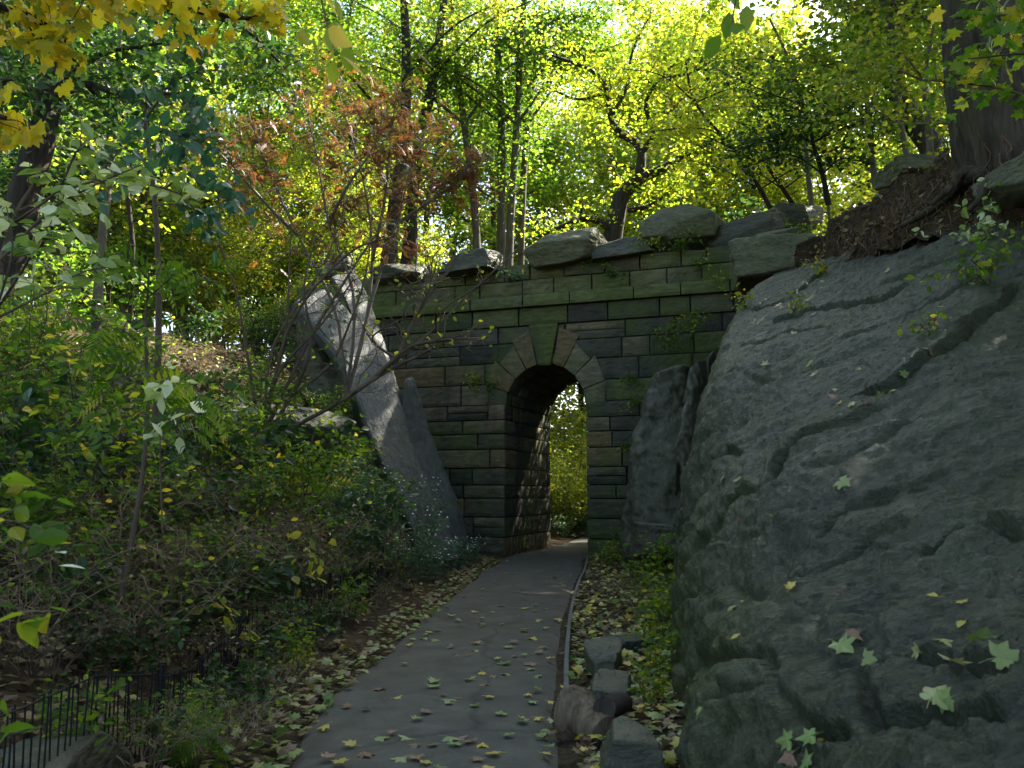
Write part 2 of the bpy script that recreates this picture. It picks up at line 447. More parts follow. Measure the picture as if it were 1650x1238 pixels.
def ground_z(x, y):
    x = np.asarray(x, float); y = np.asarray(y, float)
    dl = np.maximum(path_l(y) - x - .8, 0)
    h = dl * np.interp(y, SLOPE[:, 0], SLOPE[:, 1])
    cap = np.interp(y, CAP[:, 0], CAP[:, 1])
    hl = cap * (1 - np.exp(-h / cap * 1.15)) + .02 * dl
    hl = hl + np.clip((path_l(y) - x) * .12, 0, .09)
    d = x - path_r(y)
    nr = sstep(16.5, 14.0, y)
    x0 = (path_r(y) + .9) * (1 - nr) + 3.6 * nr
    t = np.clip((x - x0) / np.maximum(5.7 + 1.3 * nr - x0, 1.5), 0, 1)
    hr = 5.2 * (t * t * (3 - 2 * t)) ** 1.8 + np.clip(d * .15, 0, .12) + .02 * np.maximum(x - 6, 0)
    z = np.where(d > 0, hr, hl)
    edge = np.minimum(np.maximum(path_l(y) - x, 0) + np.maximum(d, 0), 1)
    p = np.stack([x, y, 0 * x], -1).reshape(-1, 3)
    n = fbm(p * .5, 3, 5).reshape(x.shape) * .25 + fbm(p * 2.5, 3, 9).reshape(x.shape) * .06
    inside = (x > path_l(y)) & (x < path_r(y))
    return np.where(inside, -.02, z + n * sstep(.15, 1.0, edge)) + np.where(inside, 0, .0)

def sinh_axis(lo, hi, n, c, k):
    a, b = math.asinh((lo - c) / k), math.asinh((hi - c) / k)
    return c + k * np.sinh(np.linspace(a, b, n))
gx = sinh_axis(-400, 400, 300, 0, 2.2); gy = sinh_axis(-300, 600, 320, 9, 5)
XX, YY = np.meshgrid(gx, gy)
ZZ = ground_z(XX, YY)
mb = MB()
ny, nx = XX.shape
ii = np.arange(ny - 1)[:, None] * nx + np.arange(nx - 1)[None]
gf = np.stack([ii, ii + 1, ii + nx + 1, ii + nx], -1).reshape(-1, 4)
mb.add(np.stack([XX, YY, ZZ], -1).reshape(-1, 3), gf)
tag(mb.build("ground", M['ground']), "brown leaf-strewn soil of the wooded slopes beside the path", "ground", kind='structure')

mb = MB()
ys = np.concatenate([np.linspace(-7, 36, 260)])
cols = np.linspace(0, 1, 13)
l, r = path_l(ys), path_r(ys)
wob_l = .1 * fbm(np.stack([ys * 1.3, 0 * ys, 0 * ys], -1), 3, 3); wob_r = .03 * fbm(np.stack([ys * 1.3, 0 * ys + 9, 0 * ys], -1), 3, 4)
X = (l + wob_l)[:, None] * (1 - cols) + (r + wob_r)[:, None] * cols
Y = ys[:, None] + 0 * cols
Z = .015 + .02 * np.sin(np.pi * cols)[None] + .008 * fbm(np.stack([X, Y, 0 * X], -1).reshape(-1, 3) * .8, 2, 8).reshape(X.shape)
Z[:, 0] = Z[:, -1] = -.05
n = len(cols); ii = np.arange(len(ys) - 1)[:, None] * n + np.arange(n - 1)[None]
mb.add(np.stack([X, Y, Z], -1).reshape(-1, 3), np.stack([ii, ii + 1, ii + n + 1, ii + n], -1).reshape(-1, 4))
tag(mb.build("path", M['path']), "narrow grey asphalt path curving right into the stone arch", "path", kind='structure')

# low edging strip on the right of the path
mb = MB()
ey = np.linspace(5.9, 20.3, 70)
ek = np.linspace(5.9, 20.3, 9)
ex = smooth_path(np.stack([path_r(ek) + .03, ek, 0 * ek], -1), 70)
ey = ex[:, 1]; ex = ex[:, 0]
ez = .08 + .006 * np.sin(ey * .9)
prof = np.array([(-.02, -.16), (-.022, -.01), (-.016, 0), (.016, 0), (.022, -.01), (.02, -.16)])
v = np.stack([ex[:, None] + prof[:, 0], ey[:, None] + 0 * prof[:, 0], ez[:, None] + prof[:, 1]], -1)
n = 6; i = np.arange(len(ey) - 1)[:, None] * n; j = np.arange(n)[None]; k = (j + 1) % n
mb.add(v.reshape(-1, 3), [np.stack([i + j, i + k, i + n + k, i + n + j], -1).reshape(-1, 4), np.arange(n)[None], (np.arange(n)[::-1] + (len(ey) - 1) * n)[None]])
tag(mb.build("path_edging", M['edging'], smooth=False), "low thin weathered edging strip curving along the right side of the path", "edging", kind='thing')

# ------------------------------------------------------------ the stone bridge
YAW = R(20)
BO = np.array((-.15, 21.4, 0.0))
BU = np.array((math.cos(YAW), -math.sin(YAW), 0)); BV = np.array((math.sin(YAW), math.cos(YAW), 0)); BZ = np.array((0, 0, 1.0))
ARC_R, ARC_C, SPRING, TUN = 1.025, 1.025, 3.62, 3.65
def bp(u, v, z): return BO + np.multiply.outer(u, BU) + np.multiply.outer(v, BV) + np.multiply.outer(z, BZ)
rng = np.random.default_rng(7)
def rough_patch(mb, fn, nrm_fn, nu, nz, depth, c, amp=.022, inset=.012, bulge=.012):
    """a rock-faced stone: fn(a,b) -> 3D points on the wall plane, pushed out along the normal; skirt goes back by depth"""
    nu, nz = max(4, nu), max(4, nz)
    a, b = np.meshgrid(np.linspace(0, 1, nu), np.linspace(0, 1, nz))
    P = fn(a.ravel(), b.ravel()); Nn = nrm_fn(a.ravel(), b.ravel())
    e = np.minimum(np.minimum(a, 1 - a) * (nu - 1), np.minimum(b, 1 - b) * (nz - 1)).ravel()
    off = rng.uniform(0, 50)
    h = amp * fbm(P * 5 + off, 3, 31) + amp * .6 * fbm(P * 14 + off, 2, 41) + bulge
    h = np.where(e < .5, -inset + .4 * h, h)
    P = P + Nn * h[:, None]
    # break the corners a little
    cen = P.mean(0)
    P = P + (cen - P) * (np.where(e < .5, .012 + .01 * rng.random(len(e)), 0))[:, None]
    i = np.arange(nz - 1)[:, None] * nu + np.arange(nu - 1)[None]
    f = np.stack([i, i + 1, i + nu + 1, i + nu], -1).reshape(-1, 4)
    idx = np.arange(nu * nz).reshape(nz, nu)
    loop = np.concatenate([idx[0, :], idx[1:, -1], idx[-1, -2::-1], idx[-2:0:-1, 0]])
    back = P[loop] - Nn[loop] * depth
    m = len(loop); k = np.arange(m)
    sk = np.stack([loop[(k + 1) % m], loop[k], nu * nz + k, nu * nz + (k + 1) % m], -1)
    mb.add(np.vstack([P, back]), [f, sk], c)
def quad2d(c00, c10, c11, c01):
    c = [np.array(x, float) for x in (c00, c10, c11, c01)]
    return lambda a, b: (c[0] * (1 - a)[:, None] + c[1] * a[:, None]) * (1 - b)[:, None] + (c[3] * (1 - a)[:, None] + c[2] * a[:, None]) * b[:, None]
def face_stone(mb, q, v0, depth, c, back=False, amp=.022):
    """q maps (a,b) to (u,z) on the front plane v=v0"""
    if back:
        if mb.rear is None: mb.rear = MB()
        mb = mb.rear
    t = q(np.array([0., 1, 0]), np.array([0., 0, 1]))
    lu, lz = np.linalg.norm(t[1] - t[0]), np.linalg.norm(t[2] - t[0])
    def fn(a, b):
        w = q(a, b)
        if back: w = q(1 - a, b)
        return bp(w[:, 0], np.full(len(a), v0), w[:, 1])
    nn = BV if back else -BV
    rough_patch(mb, fn, lambda a, b: np.tile(nn, (len(a), 1)), int(lu / .08) + 2, int(lz / .08) + 2, depth, c, amp)
COURSES = [0, .44, .92, 1.38, 1.7, 2.12, 2.58, 2.96, 3.3, 3.68, 4.2, 4.72, 5.2, 5.62]
U0, U1 = -6.5, 8.5
G = .012
bridge = thing("stone_bridge", "mossy rough-stone footbridge with a narrow round arch over the path", "bridge", BO)
wall, pier, pier2 = MB(), MB(), MB()
def row(mb, u0, u1, z0, z1, v0, depth, lo, hi, back=False, side=None):
    u = u0
    while u < u1 - .05:
        w = rng.uniform(lo, hi)
        if u1 - (u + w) < lo * .6: w = u1 - u
        zz = [(z0, z1)]
        if z1 - z0 > .38 and rng.random() < .16: zz = [(z0, (z0 + z1) / 2), ((z0 + z1) / 2, z1)]
        for (a, b) in zz:
            d = rng.uniform(-.015, .015)
            face_stone(mb, quad2d((u + G, a + G), (u + w - G, a + G), (u + w - G, b - G), (u + G, b - G)), v0 + d * (1 if not back else -1), depth, rng.random(), back)
        u += w
for z0, z1 in zip(COURSES[:-1], COURSES[1:]):
    zm = (z0 + z1) / 2
    v0 = -.07 if z1 <= 3.7 else 0.0
    if z1 <= 3.7: lim = 0.0
    else:
        dz = zm - SPRING
        rr = ARC_R + .42
        lim = ARC_C - math.sqrt(max(rr * rr - dz * dz, 0)) if dz < rr else None
    tgt = pier if z1 <= 3.7 else wall
    if lim is None: row(tgt, U0, U1, z0, z1, v0, .3, .65, 1.8)
    else:
        row(tgt, U0, lim, z0, z1, v0, .3, .6, 1.8)
        row(pier2 if tgt is pier else tgt, 2 * ARC_C - lim, U1, z0, z1, v0, .3, .55, 1.4)
    for back in (True,):
        if lim is None: row(tgt, U0, U1, z0, z1, TUN, .3, .6, 1.3, True)
        else:
            row(tgt, U0, lim, z0, z1, TUN, .3, .6, 1.3, True); row(pier2 if tgt is pier else tgt, 2 * ARC_C - lim, U1, z0, z1, TUN, .3, .6, 1.3, True)
def both(mb_, name, mat):
    mb_.build(name, mat, bridge, smooth=False)
    if mb_.rear: mb_.rear.build(name, mat, bridge, smooth=False)
for x_, n_ in ((wall, "wall"), (pier, "pier"), (pier2, "pier")): both(x_, n_, M['block'])
# voussoirs, keystone
ring = MB()
def pol(r, deg): return (ARC_C + r * math.cos(R(deg)), SPRING + r * math.sin(R(deg)))
def wedge(a0, a1, r1a, r1b, v0=-.05, c=None, mb=None):
    g = .6
    q = quad2d(pol(ARC_R, a1 - g), pol(ARC_R, a0 + g), pol(r1a, a0 + g * .5), pol(r1b, a1 - g * .5))
    for back in (False, True):
        face_stone(mb or ring, q, (TUN + .03) if back else v0, .3, rng.random() if c is None else c, back)
for a0, a1, ra, rb in ((-3, 20, 1.5, 1.62), (20, 43, 1.6, 1.72), (43, 62, 1.58, 1.68), (62, 79, 1.9, 1.95), (101, 118, 1.95, 1.85), (118, 138, 1.72, 1.62), (138, 160, 1.75, 1.62), (160, 183, 1.6, 1.5)):
    wedge(a0, a1, ra, rb, c=float(rng.choice([.3, .5, .55, .6, .68, .74])))
both(ring, "arch_ring", M['block'])
key = MB()
for back in (False, True):
    face_stone(key, quad2d(pol(ARC_R - .04, 99), pol(ARC_R - .04, 81), (ARC_C + .36, 5.63), (ARC_C - .4, 5.63)), (TUN + .1) if back else -.1, .4, .42, back)
both(key, "keystone", M['block'])
# string courses and parapet
fr, co, pa = MB(), MB(), MB()
u = U0
while u < U1:
    w = rng.uniform(.7, 1.3)
    for back in (False, True):
        face_stone(fr, quad2d((u + G, 5.63), (u + w - G, 5.63), (u + w - G, 6.06), (u + G, 6.06)), (TUN + .05) if back else -.06 + rng.uniform(-.01, .01), .4, rng.random(), back)
    u += w
u = U0
while u < U1:
    w = rng.uniform(1.0, 1.6)
    v0, v1 = -.2, .5
    sv = rng.random()
    face_stone(co, quad2d((u + .006, 6.07), (u + w - .006, 6.07), (u + w - .006, 6.36), (u + .006, 6.36)), v0, .5, sv, amp=.014)
    rough_patch(co, lambda a, b: bp(u + .006 + a * (w - .012), v0 + .02 + b * .6, np.full(len(a), 6.35)), lambda a, b: np.tile(BZ, (len(a), 1)), 12, 6, .1, sv, .01, .004, .004)
    rough_patch(co, lambda a, b: bp(u + .006 + (1 - a) * (w - .012), v0 + .02 + b * .4, np.full(len(a), 6.075)), lambda a, b: np.tile(-BZ, (len(a), 1)), 10, 4, .05, sv, .006, .002, .002)
    face_stone(co, quad2d((u + .006, 6.07), (u + w - .006, 6.07), (u + w - .006, 6.36), (u + .006, 6.36)), TUN + .2, .5, sv, True, .014)
    u += w
for z0, z1 in ((6.37, 6.79), (6.79, 7.2)):
    u = U0 + rng.uniform(0, .5)
    while u < U1:
        w = rng.uniform(.5, 1.2)
        if not (False):
            dz = rng.uniform(-.1, .08) if z0 > 6.7 else 0
            vv = rng.uniform(-.03, .03)
            q = quad2d((u + G, z0 + G), (u + w - G, z0 + G), (u + w - G, z1 - G + dz), (u + G, z1 - G + dz * .3))
            sv = rng.random()
            face_stone(pa, q, vv, .45, sv, amp=.03)
            face_stone(pa, q, TUN - vv, .45, sv, True, amp=.03)
            if True:
                rough_patch(pa, lambda a, b: bp(u + G + a * (w - 2 * G), vv + .02 + b * .42, z1 - G + dz * (.3 + .7 * a) - .012), lambda a, b: np.tile(BZ, (len(a), 1)), int(w / .1) + 2, 5, .2, sv, .02, .01, .005)
                rough_patch(pa.rear, lambda a, b: bp(u + G + a * (w - 2 * G), TUN - .44 - vv + b * .42, z1 - G + dz * (.3 + .7 * a) - .012), lambda a, b: np.tile(BZ, (len(a), 1)), int(w / .1) + 2, 4, .2, sv, .02, .01, .005)
        u += w
both(fr, "frieze", M['block'])
both(co, "cornice", M['parapet'])
both(pa, "parapet", M['parapet'])
# vault and jamb stones inside the tunnel
va = MB()
for z0, z1 in zip(COURSES[:-1], COURSES[1:]):
    if z1 > 3.7: break
    for side in (0, 1):
        v = .0
        while v < TUN - .05:
            w = rng.uniform(.4, .95)
            if TUN - (v + w) < .3: w = TUN - v
            uu = 0.0 if side == 0 else 2 * ARC_C
            nn = BU if side == 0 else -BU
            def fn(a, b, v=v, w=w, uu=uu, side=side, z0=z0, z1=z1):
                aa = a if side == 0 else 1 - a
                return bp(np.full(len(a), uu), v - (.05 if v == 0 else 0) + G + aa * (w - 2 * G + (.05 if v == 0 else 0)), z0 + G + b * (z1 - z0 - 2 * G))
            rough_patch(va, fn, lambda a, b, nn=nn: np.tile(nn, (len(a), 1)), int(w / .08) + 2, 6, .25, rng.random(), .02, .012, .004)
            v += w
    # the springing row is closed by the vault below
for k in range(12):
    a0, a1 = 2 + k * 14.7, 2 + (k + 1) * 14.7
    v = -.02
    while v < TUN - .02:
        w = rng.uniform(.5, 1.0)
        if TUN - (v + w) < .35: w = TUN + .02 - v
        def fn(a, b, v=v, w=w, a0=a0, a1=a1):
            th = np.radians(a0 + .5 + (1 - b) * (a1 - a0 - 1)) if False else np.radians(a0 + .5 + b * (a1 - a0 - 1))
            return bp(ARC_C + ARC_R * np.cos(th), v + G + (1 - a) * (w - 2 * G), SPRING + .05 + ARC_R * np.sin(th))
        def nf(a, b, a0=a0, a1=a1):
            th = np.radians(a0 + .5 + b * (a1 - a0 - 1))
            return -(np.multiply.outer(np.cos(th), BU) + np.multiply.outer(np.sin(th), BZ))
        rough_patch(va, fn, nf, int(w / .1) + 2, 4, .2, rng.random(), .02, .012, .004)
        v += w
va.build("vault", M['block'], bridge, smooth=False)
# dark mortar core
core = MB()
def box_uvz(u0, u1, v0, v1, z0, z1):
    c = [(u0, v0, z0), (u1, v0, z0), (u1, v1, z0), (u0, v1, z0), (u0, v0, z1), (u1, v0, z1), (u1, v1, z1), (u0, v1, z1)]
    p = np.array([bp(*x) for x in c])
    core.add(p, np.array([(0, 3, 2, 1), (4, 5, 6, 7), (0, 1, 5, 4), (1, 2, 6, 5), (2, 3, 7, 6), (3, 0, 4, 7)]))
F0, F1, TOP = .045, TUN - .045, 6.34
box_uvz(U0 + .05, -.04, F0, F1, -.3, SPRING); box_uvz(2 * ARC_C + .04, U1 - .05, F0, F1, -.3, SPRING)
box_uvz(U0 + .05, ARC_C - ARC_R - .05, F0, F1, SPRING, TOP); box_uvz(ARC_C + ARC_R + .05, U1 - .05, F0, F1, SPRING, TOP)
box_uvz(U0 + .05, U1 - .05, .05, .4, TOP, 6.8); box_uvz(U0 + .05, U1 - .05, TUN - .4, TUN - .05, TOP, 6.8)
RA = ARC_R + .05
segs = [(ARC_C + RA * math.cos(R(a)), SPRING + .05 + RA * math.sin(R(a))) for a in np.linspace(180, 0, 19)]
for (ua, za), (ub, zb) in zip(segs[:-1], segs[1:]):
    p = np.array([bp(ua, F0, za), bp(ub, F0, zb), bp(ub, F0, TOP), bp(ua, F0, TOP), bp(ua, F1, za), bp(ub, F1, zb), bp(ub, F1, TOP), bp(ua, F1, TOP)])
    core.add(p, np.array([(0, 1, 2, 3), (5, 4, 7, 6), (0, 4, 5, 1), (3, 2, 6, 7)]))
core.build("mortar_core", M['mortar'], bridge, smooth=False)

# ------------------------------------------------------------ the big sloping rock on the right
RP = [(1200, 1238, 3.4), (1200, 1100, 4.0), (1200, 1000, 4.6), (1200, 900, 5.3), (1200, 800, 6.2), (1200, 700, 7.4), (1200, 600, 9.0), (1200, 520, 11.4), (1210, 470, 13.4),
      (1120, 1180, 3.9), (1130, 1000, 5.2), (1140, 860, 6.6), (1150, 740, 7.9), (1145, 620, 9.4), (1150, 540, 11.3),
      (1400, 1238, 3.0), (1400, 1100, 3.6), (1400, 1000, 4.1), (1400, 900, 4.7), (1400, 800, 5.3), (1400, 700, 6.1), (1400, 600, 7.2), (1400, 500, 9.0), (1400, 440, 11.0), (1390, 408, 12.4),
      (1600, 1238, 2.7), (1600, 1100, 3.25), (1600, 950, 3.95), (1600, 800, 4.75), (1600, 700, 5.35), (1600, 600, 6.05), (1600, 500, 7.1), (1600, 400, 8.6), (1600, 362, 9.6),
      (1800, 1150, 2.7), (1800, 900, 3.8), (1800, 700, 4.9), (1800, 500, 6.6), (1800, 380, 8.6), (1290, 432, 14.6), (2100, 900, 3.4), (2100, 600, 5.4), (2100, 400, 8.2)]
rp = np.array([at(*p) for p in RP])
def rbf_fit(P, z):
    d = np.linalg.norm(P[:, None] - P[None], axis=-1)
    A = np.block([[d + 0.02 * np.eye(len(P)), np.ones((len(P), 1)), P], [np.ones((1, len(P))), np.zeros((1, 3))], [P.T, np.zeros((2, 3))]])
    return np.linalg.solve(A, np.concatenate([z, np.zeros(3)]))
RW = rbf_fit(rp[:, :2], rp[:, 2])
def rock_top(x, y):
    q = np.stack([np.ravel(x), np.ravel(y)], -1)
    d = np.linalg.norm(q[:, None] - rp[None, :, :2], axis=-1)
    z = d @ RW[:len(rp)] + RW[-3] + q @ RW[-2:]
    return z.reshape(np.shape(x))
XE = np.array([(.4, .95), (2.5, .82), (3.7, .78), (4.7, .86), (5.9, 1.06), (7, 1.22), (8, 1.42), (9, 1.68), (10, 1.95), (11, 2.25), (12, 2.62), (13, 3.0), (14, 3.45), (15, 4.1), (16, 5.0)])
rock_edge = lambda y: np.interp(y, XE[:, 0], XE[:, 1])
def rock_h(x, y):
    d = x - rock_edge(y)
    w = .75
    t = np.clip(d / w, 0, 1)
    prof = (1 - (1 - t) ** 2.6) ** (1 / 2.2)
    H = np.clip(rock_top(x, y), .1, 5.6)
    H = H * sstep(.5, 2.4, y) + .05
    far = sstep(15.8, 14.6, y)
    return -.3 + (H * (.15 + .85 * far) + .3) * prof
def rock_hit(px, py):
    for Y_ in np.arange(2.2, 16, .02):
        p = at(px, py, Y_)
        if p[0] > rock_edge(Y_) and p[2] < float(rock_h(np.array([p[0]]), np.array([Y_]))[0]):
            return p
    return None
ny, nx = 640, 380
yy = 1.7 * (16.0 / 1.7) ** np.linspace(0, 1, ny)
dd = np.concatenate([np.linspace(0, 1, 110) ** 2.2 * .75, .75 + (np.linspace(0, 1, nx - 109)[1:]) ** 1.35 * 5.2])
# arc-length friendly spacing on the wall
DX, YR = np.meshgrid(dd, yy)
XR = rock_edge(YR) + DX
ZR = rock_h(XR, YR)
P = np.stack([XR, YR, ZR], -1)
du = np.gradient(P, axis=1); dv = np.gradient(P, axis=0)
Nn = unit(np.cross(du, dv))
q = P.reshape(-1, 3)
def rotv(p, rz, ry):
    c, s = math.cos(rz), math.sin(rz)
    x, y, z = p[:, 0] * c - p[:, 1] * s, p[:, 0] * s + p[:, 1] * c, p[:, 2]
    c, s = math.cos(ry), math.sin(ry)
    return np.stack([x * c - z * s, y, x * s + z * c], -1)
qs = rotv(q, R(-12), R(22))
w = .25 * fbm(q * .9, 2, 77)[:, None]
lay = fbm((qs + w) * np.array((.45, 2.6, 3.2)), 5, 51)
rid = 1 - np.abs(fbm((qs + w) * np.array((.5, 1.5, 2.2)), 4, 61))
terr = (qs[:, 1] * .55 + qs[:, 2] * 1.5 + 1.1 * fbm(q * .45, 3, 72)) * 1.15
tf_ = terr - np.floor(terr); tf_ = np.where(tf_ < .93, tf_ / .93, (1 - tf_) / .07)
disp = .09 * fbm(q * .5, 2, 71) + .05 * lay + .035 * (rid - .75) + .13 * (tf_ - .5) * sstep(-.25, .35, fbm(q * .6 + 9, 3, 74)) + .02 * fbm(qs * np.array((1.6, 8, 10)), 4, 81) + .028 * fbm((qs + .5 * w) * np.array((.4, 6, 8)), 4, 86) + .014 * fbm(qs * np.array((6, 34, 40)), 2, 83) + .014 * (1 - 2 * np.abs(fbm((qs + w) * np.array((1.2, 5, 7)), 3, 85)))
# lower part of the rock is broken into ledges
low = sstep(5.2, 3.8, q[:, 1])
st = vnoise(np.stack([q[:, 0] * 1.1, q[:, 1] * 2.2, 0 * q[:, 0]], -1), 91) + .8 * q[:, 1] * 2.2
led = (st - np.floor(st)); led = np.where(led < .9, led / .9, (1 - led) / .1)
disp = disp + low * .12 * (led - .5) * sstep(-.3, .3, fbm(q * .9, 2, 95)) + low * .05 * fbm(q * np.array((2, 5, 5)), 3, 93)
# cracks: px polylines on the rock surface: (points, step height, fall-off, groove)
CR = [([(1350, 655), (1430, 628), (1500, 580), (1560, 530), (1600, 490), (1650, 450)], .10, .5, .09),
      ([(1100, 930), (1160, 850), (1235, 790), (1270, 735), (1350, 700), (1440, 655)], .07, .5, .05),
      ([(1110, 990), (1190, 960), (1290, 985), (1400, 1000), (1500, 975), (1650, 985)], -.07, .4, .05),
      ([(1240, 1070), (1270, 1130), (1310, 1180), (1400, 1210)], .04, .25, .07),
      ([(1390, 1070), (1400, 1130), (1430, 1200)], .03, .25, .05),
      ([(1230, 520), (1300, 500), (1390, 490), (1480, 455)], .05, .4, .05),
      ([(1130, 530), (1200, 500), (1270, 480), (1330, 440)], .06, .3, .05),
      ([(1480, 900), (1560, 855), (1650, 870)], .1, .4, .06),
      ([(1150, 620), (1230, 615), (1330, 590), (1450, 545)], .03, .3, .03),
      ([(1300, 880), (1380, 820), (1450, 800), (1550, 760)], .03, .35, .02),
      ([(1100, 820), (1130, 760), (1200, 740)], .05, .2, .06),
      ([(1100, 1085), (1180, 1060), (1260, 1078)], .04, .15, .06), ([(1330, 1092), (1420, 1072), (1520, 1090), (1650, 1112)], .05, .2, .06), ([(1160, 1165), (1250, 1125)], .03, .15, .05), ([(1420, 1185), (1500, 1160), (1640, 1182)], .05, .2, .06),
      ([(1250, 930), (1330, 905), (1420, 860), (1480, 845)], .03, .25, .03), ([(1290, 760), (1370, 735), (1470, 690), (1600, 640)], .02, .3, .025), ([(1180, 560), (1260, 545), (1350, 525)], .03, .25, .03), ([(1330, 560), (1440, 520), (1520, 480), (1600, 440)], .04, .25, .04), ([(1400, 470), (1500, 430), (1600, 400)], .03, .25, .03)]
for pts, stp, fall, gro in CR:
    pl = [rock_hit(*p) for p in pts]
    pl = np.array([p[:2] for p in pl if p is not None])
    if len(pl) < 2: continue
    pl = smooth_path(pl, 40)
    pl = pl + .02 * np.stack([fbm(np.c_[pl * 5, 0 * pl[:, :1]], 2, 3), fbm(np.c_[pl * 5, 0 * pl[:, :1]], 2, 4)], -1)
    box = (q[:, 0] > pl[:, 0].min() - 1) & (q[:, 0] < pl[:, 0].max() + 1) & (q[:, 1] > pl[:, 1].min() - 1) & (q[:, 1] < pl[:, 1].max() + 1)
    b = np.where(box)[0]
    best = np.full(len(b), 1e9); sgn = np.zeros(len(b)); tt = np.zeros(len(b))
    for k_ in range(len(pl) - 1):
        a_, e_ = pl[k_], pl[k_ + 1] - pl[k_]
        r_ = q[b, :2] - a_
        t_ = np.clip((r_ @ e_) / (e_ @ e_), 0, 1)
        d_ = np.linalg.norm(r_ - t_[:, None] * e_, axis=1)
        s_ = e_[0] * r_[:, 1] - e_[1] * r_[:, 0]
        m_ = d_ < best
        best[m_] = d_[m_]; sgn[m_] = s_[m_]; tt[m_] = (k_ + t_[m_]) / (len(pl) - 1)
    endf = sstep(0, .12, tt) * sstep(1, .88, tt)
    disp[b] += endf * (np.where(sgn > 0, stp * .8 * (1 + .8 * fbm(q[b] * 2.5, 2, 7)), 0) * np.exp(-best / fall) * sstep(0, .035, best) - gro * 1.2 * np.clip(1 + 1.2 * fbm(q[b] * 3, 2, 8), 0, 2) * np.exp(-(best / .022) ** 2))
edge_keep = sstep(0, .02, DX.ravel()) * .85 + .15
P2 = q + Nn.reshape(-1, 3) * (disp * edge_keep)[:, None]
ROCKP = P2.reshape(ny, nx, 3); ROCKN = Nn
mb = MB()
ii = np.arange(ny - 1)[:, None] * nx + np.arange(nx - 1)[None]
dxr = DX.ravel()
mossw = np.clip(sstep(.75, .1, dxr) * .75 + .5 * np.exp(-((dxr - .55) / .3) ** 2) * sstep(6, 8, q[:, 1]), 0, 1) * sstep(-.35, .25, fbm(q * 1.1, 4, 99)) + .35 * sstep(.1, .5, fbm(q * np.array((.8, 1.2, 1.2)), 4, 98))
mb.add(P2, np.stack([ii, ii + 1, ii + nx + 1, ii + nx], -1).reshape(-1, 4), np.clip(mossw, 0, .9))
# close it: drop the outer rim into the ground
g3 = P2.reshape(ny, nx, 3)
rim = np.concatenate([g3[0, ::-1], g3[1:, 0], g3[-1, 1:], g3[-2:0:-1, -1]])
rb = rim.copy(); rb[:, 2] = -.6
m_ = len(rim); k_ = np.arange(m_)
mb.add(np.vstack([rim, rb]), np.stack([k_, (k_ + 1) % m_, m_ + (k_ + 1) % m_, m_ + k_], -1), .6)
big_rock = tag(mb.build("rock_outcrop", M['rock'], origin=(2, 6, 0)), "huge grey-green whaleback rock sloping up the right side of the path", "rock")
def rock_surf(px, py):
    """point and normal of the finished rock seen at a photo pixel"""
    p = rock_hit(px, py)
    if p is None: return None
    j = int(np.argmin(np.abs(yy - p[1]))); i = int(np.argmin(np.abs(XR[j] - p[0])))
    best = None
    for jj in range(max(0, j - 24), min(ny, j + 25)):
        for ik in range(max(0, i - 20), min(nx, i + 21)):
            v = g3[jj, ik] - np.array((0, 0, CAM_H))
            cz = v[1] * math.cos(PITCH) + v[2] * math.sin(PITCH); cyv = -v[1] * math.sin(PITCH) + v[2] * math.cos(PITCH)
            e = (CX + F_PX * v[0] / cz - px) ** 2 + (CY - F_PX * cyv / cz - py) ** 2
            if best is None or e < best[0]: best = (e, jj, ik)
    _, jj, ik = best
    a_ = g3[min(jj + 2, ny - 1), ik] - g3[max(jj - 2, 0), ik]; b_ = g3[jj, min(ik + 2, nx - 1)] - g3[jj, max(ik - 2, 0)]
    return g3[jj, ik], unit(np.cross(b_, a_))

def ground_hit(px, py, y0=2.5, y1=45.0):
    Ys = np.arange(y0, y1, .03)
    a_, b_ = at(px, py, 1.0), at(px, py, 2.0)
    P_ = a_ + (b_ - a_) * (Ys - 1)[:, None]
    g_ = ground_z(P_[:, 0], P_[:, 1])
    k = np.where(P_[:, 2] < g_)[0]
    return P_[k[0]] if len(k) else P_[-1]

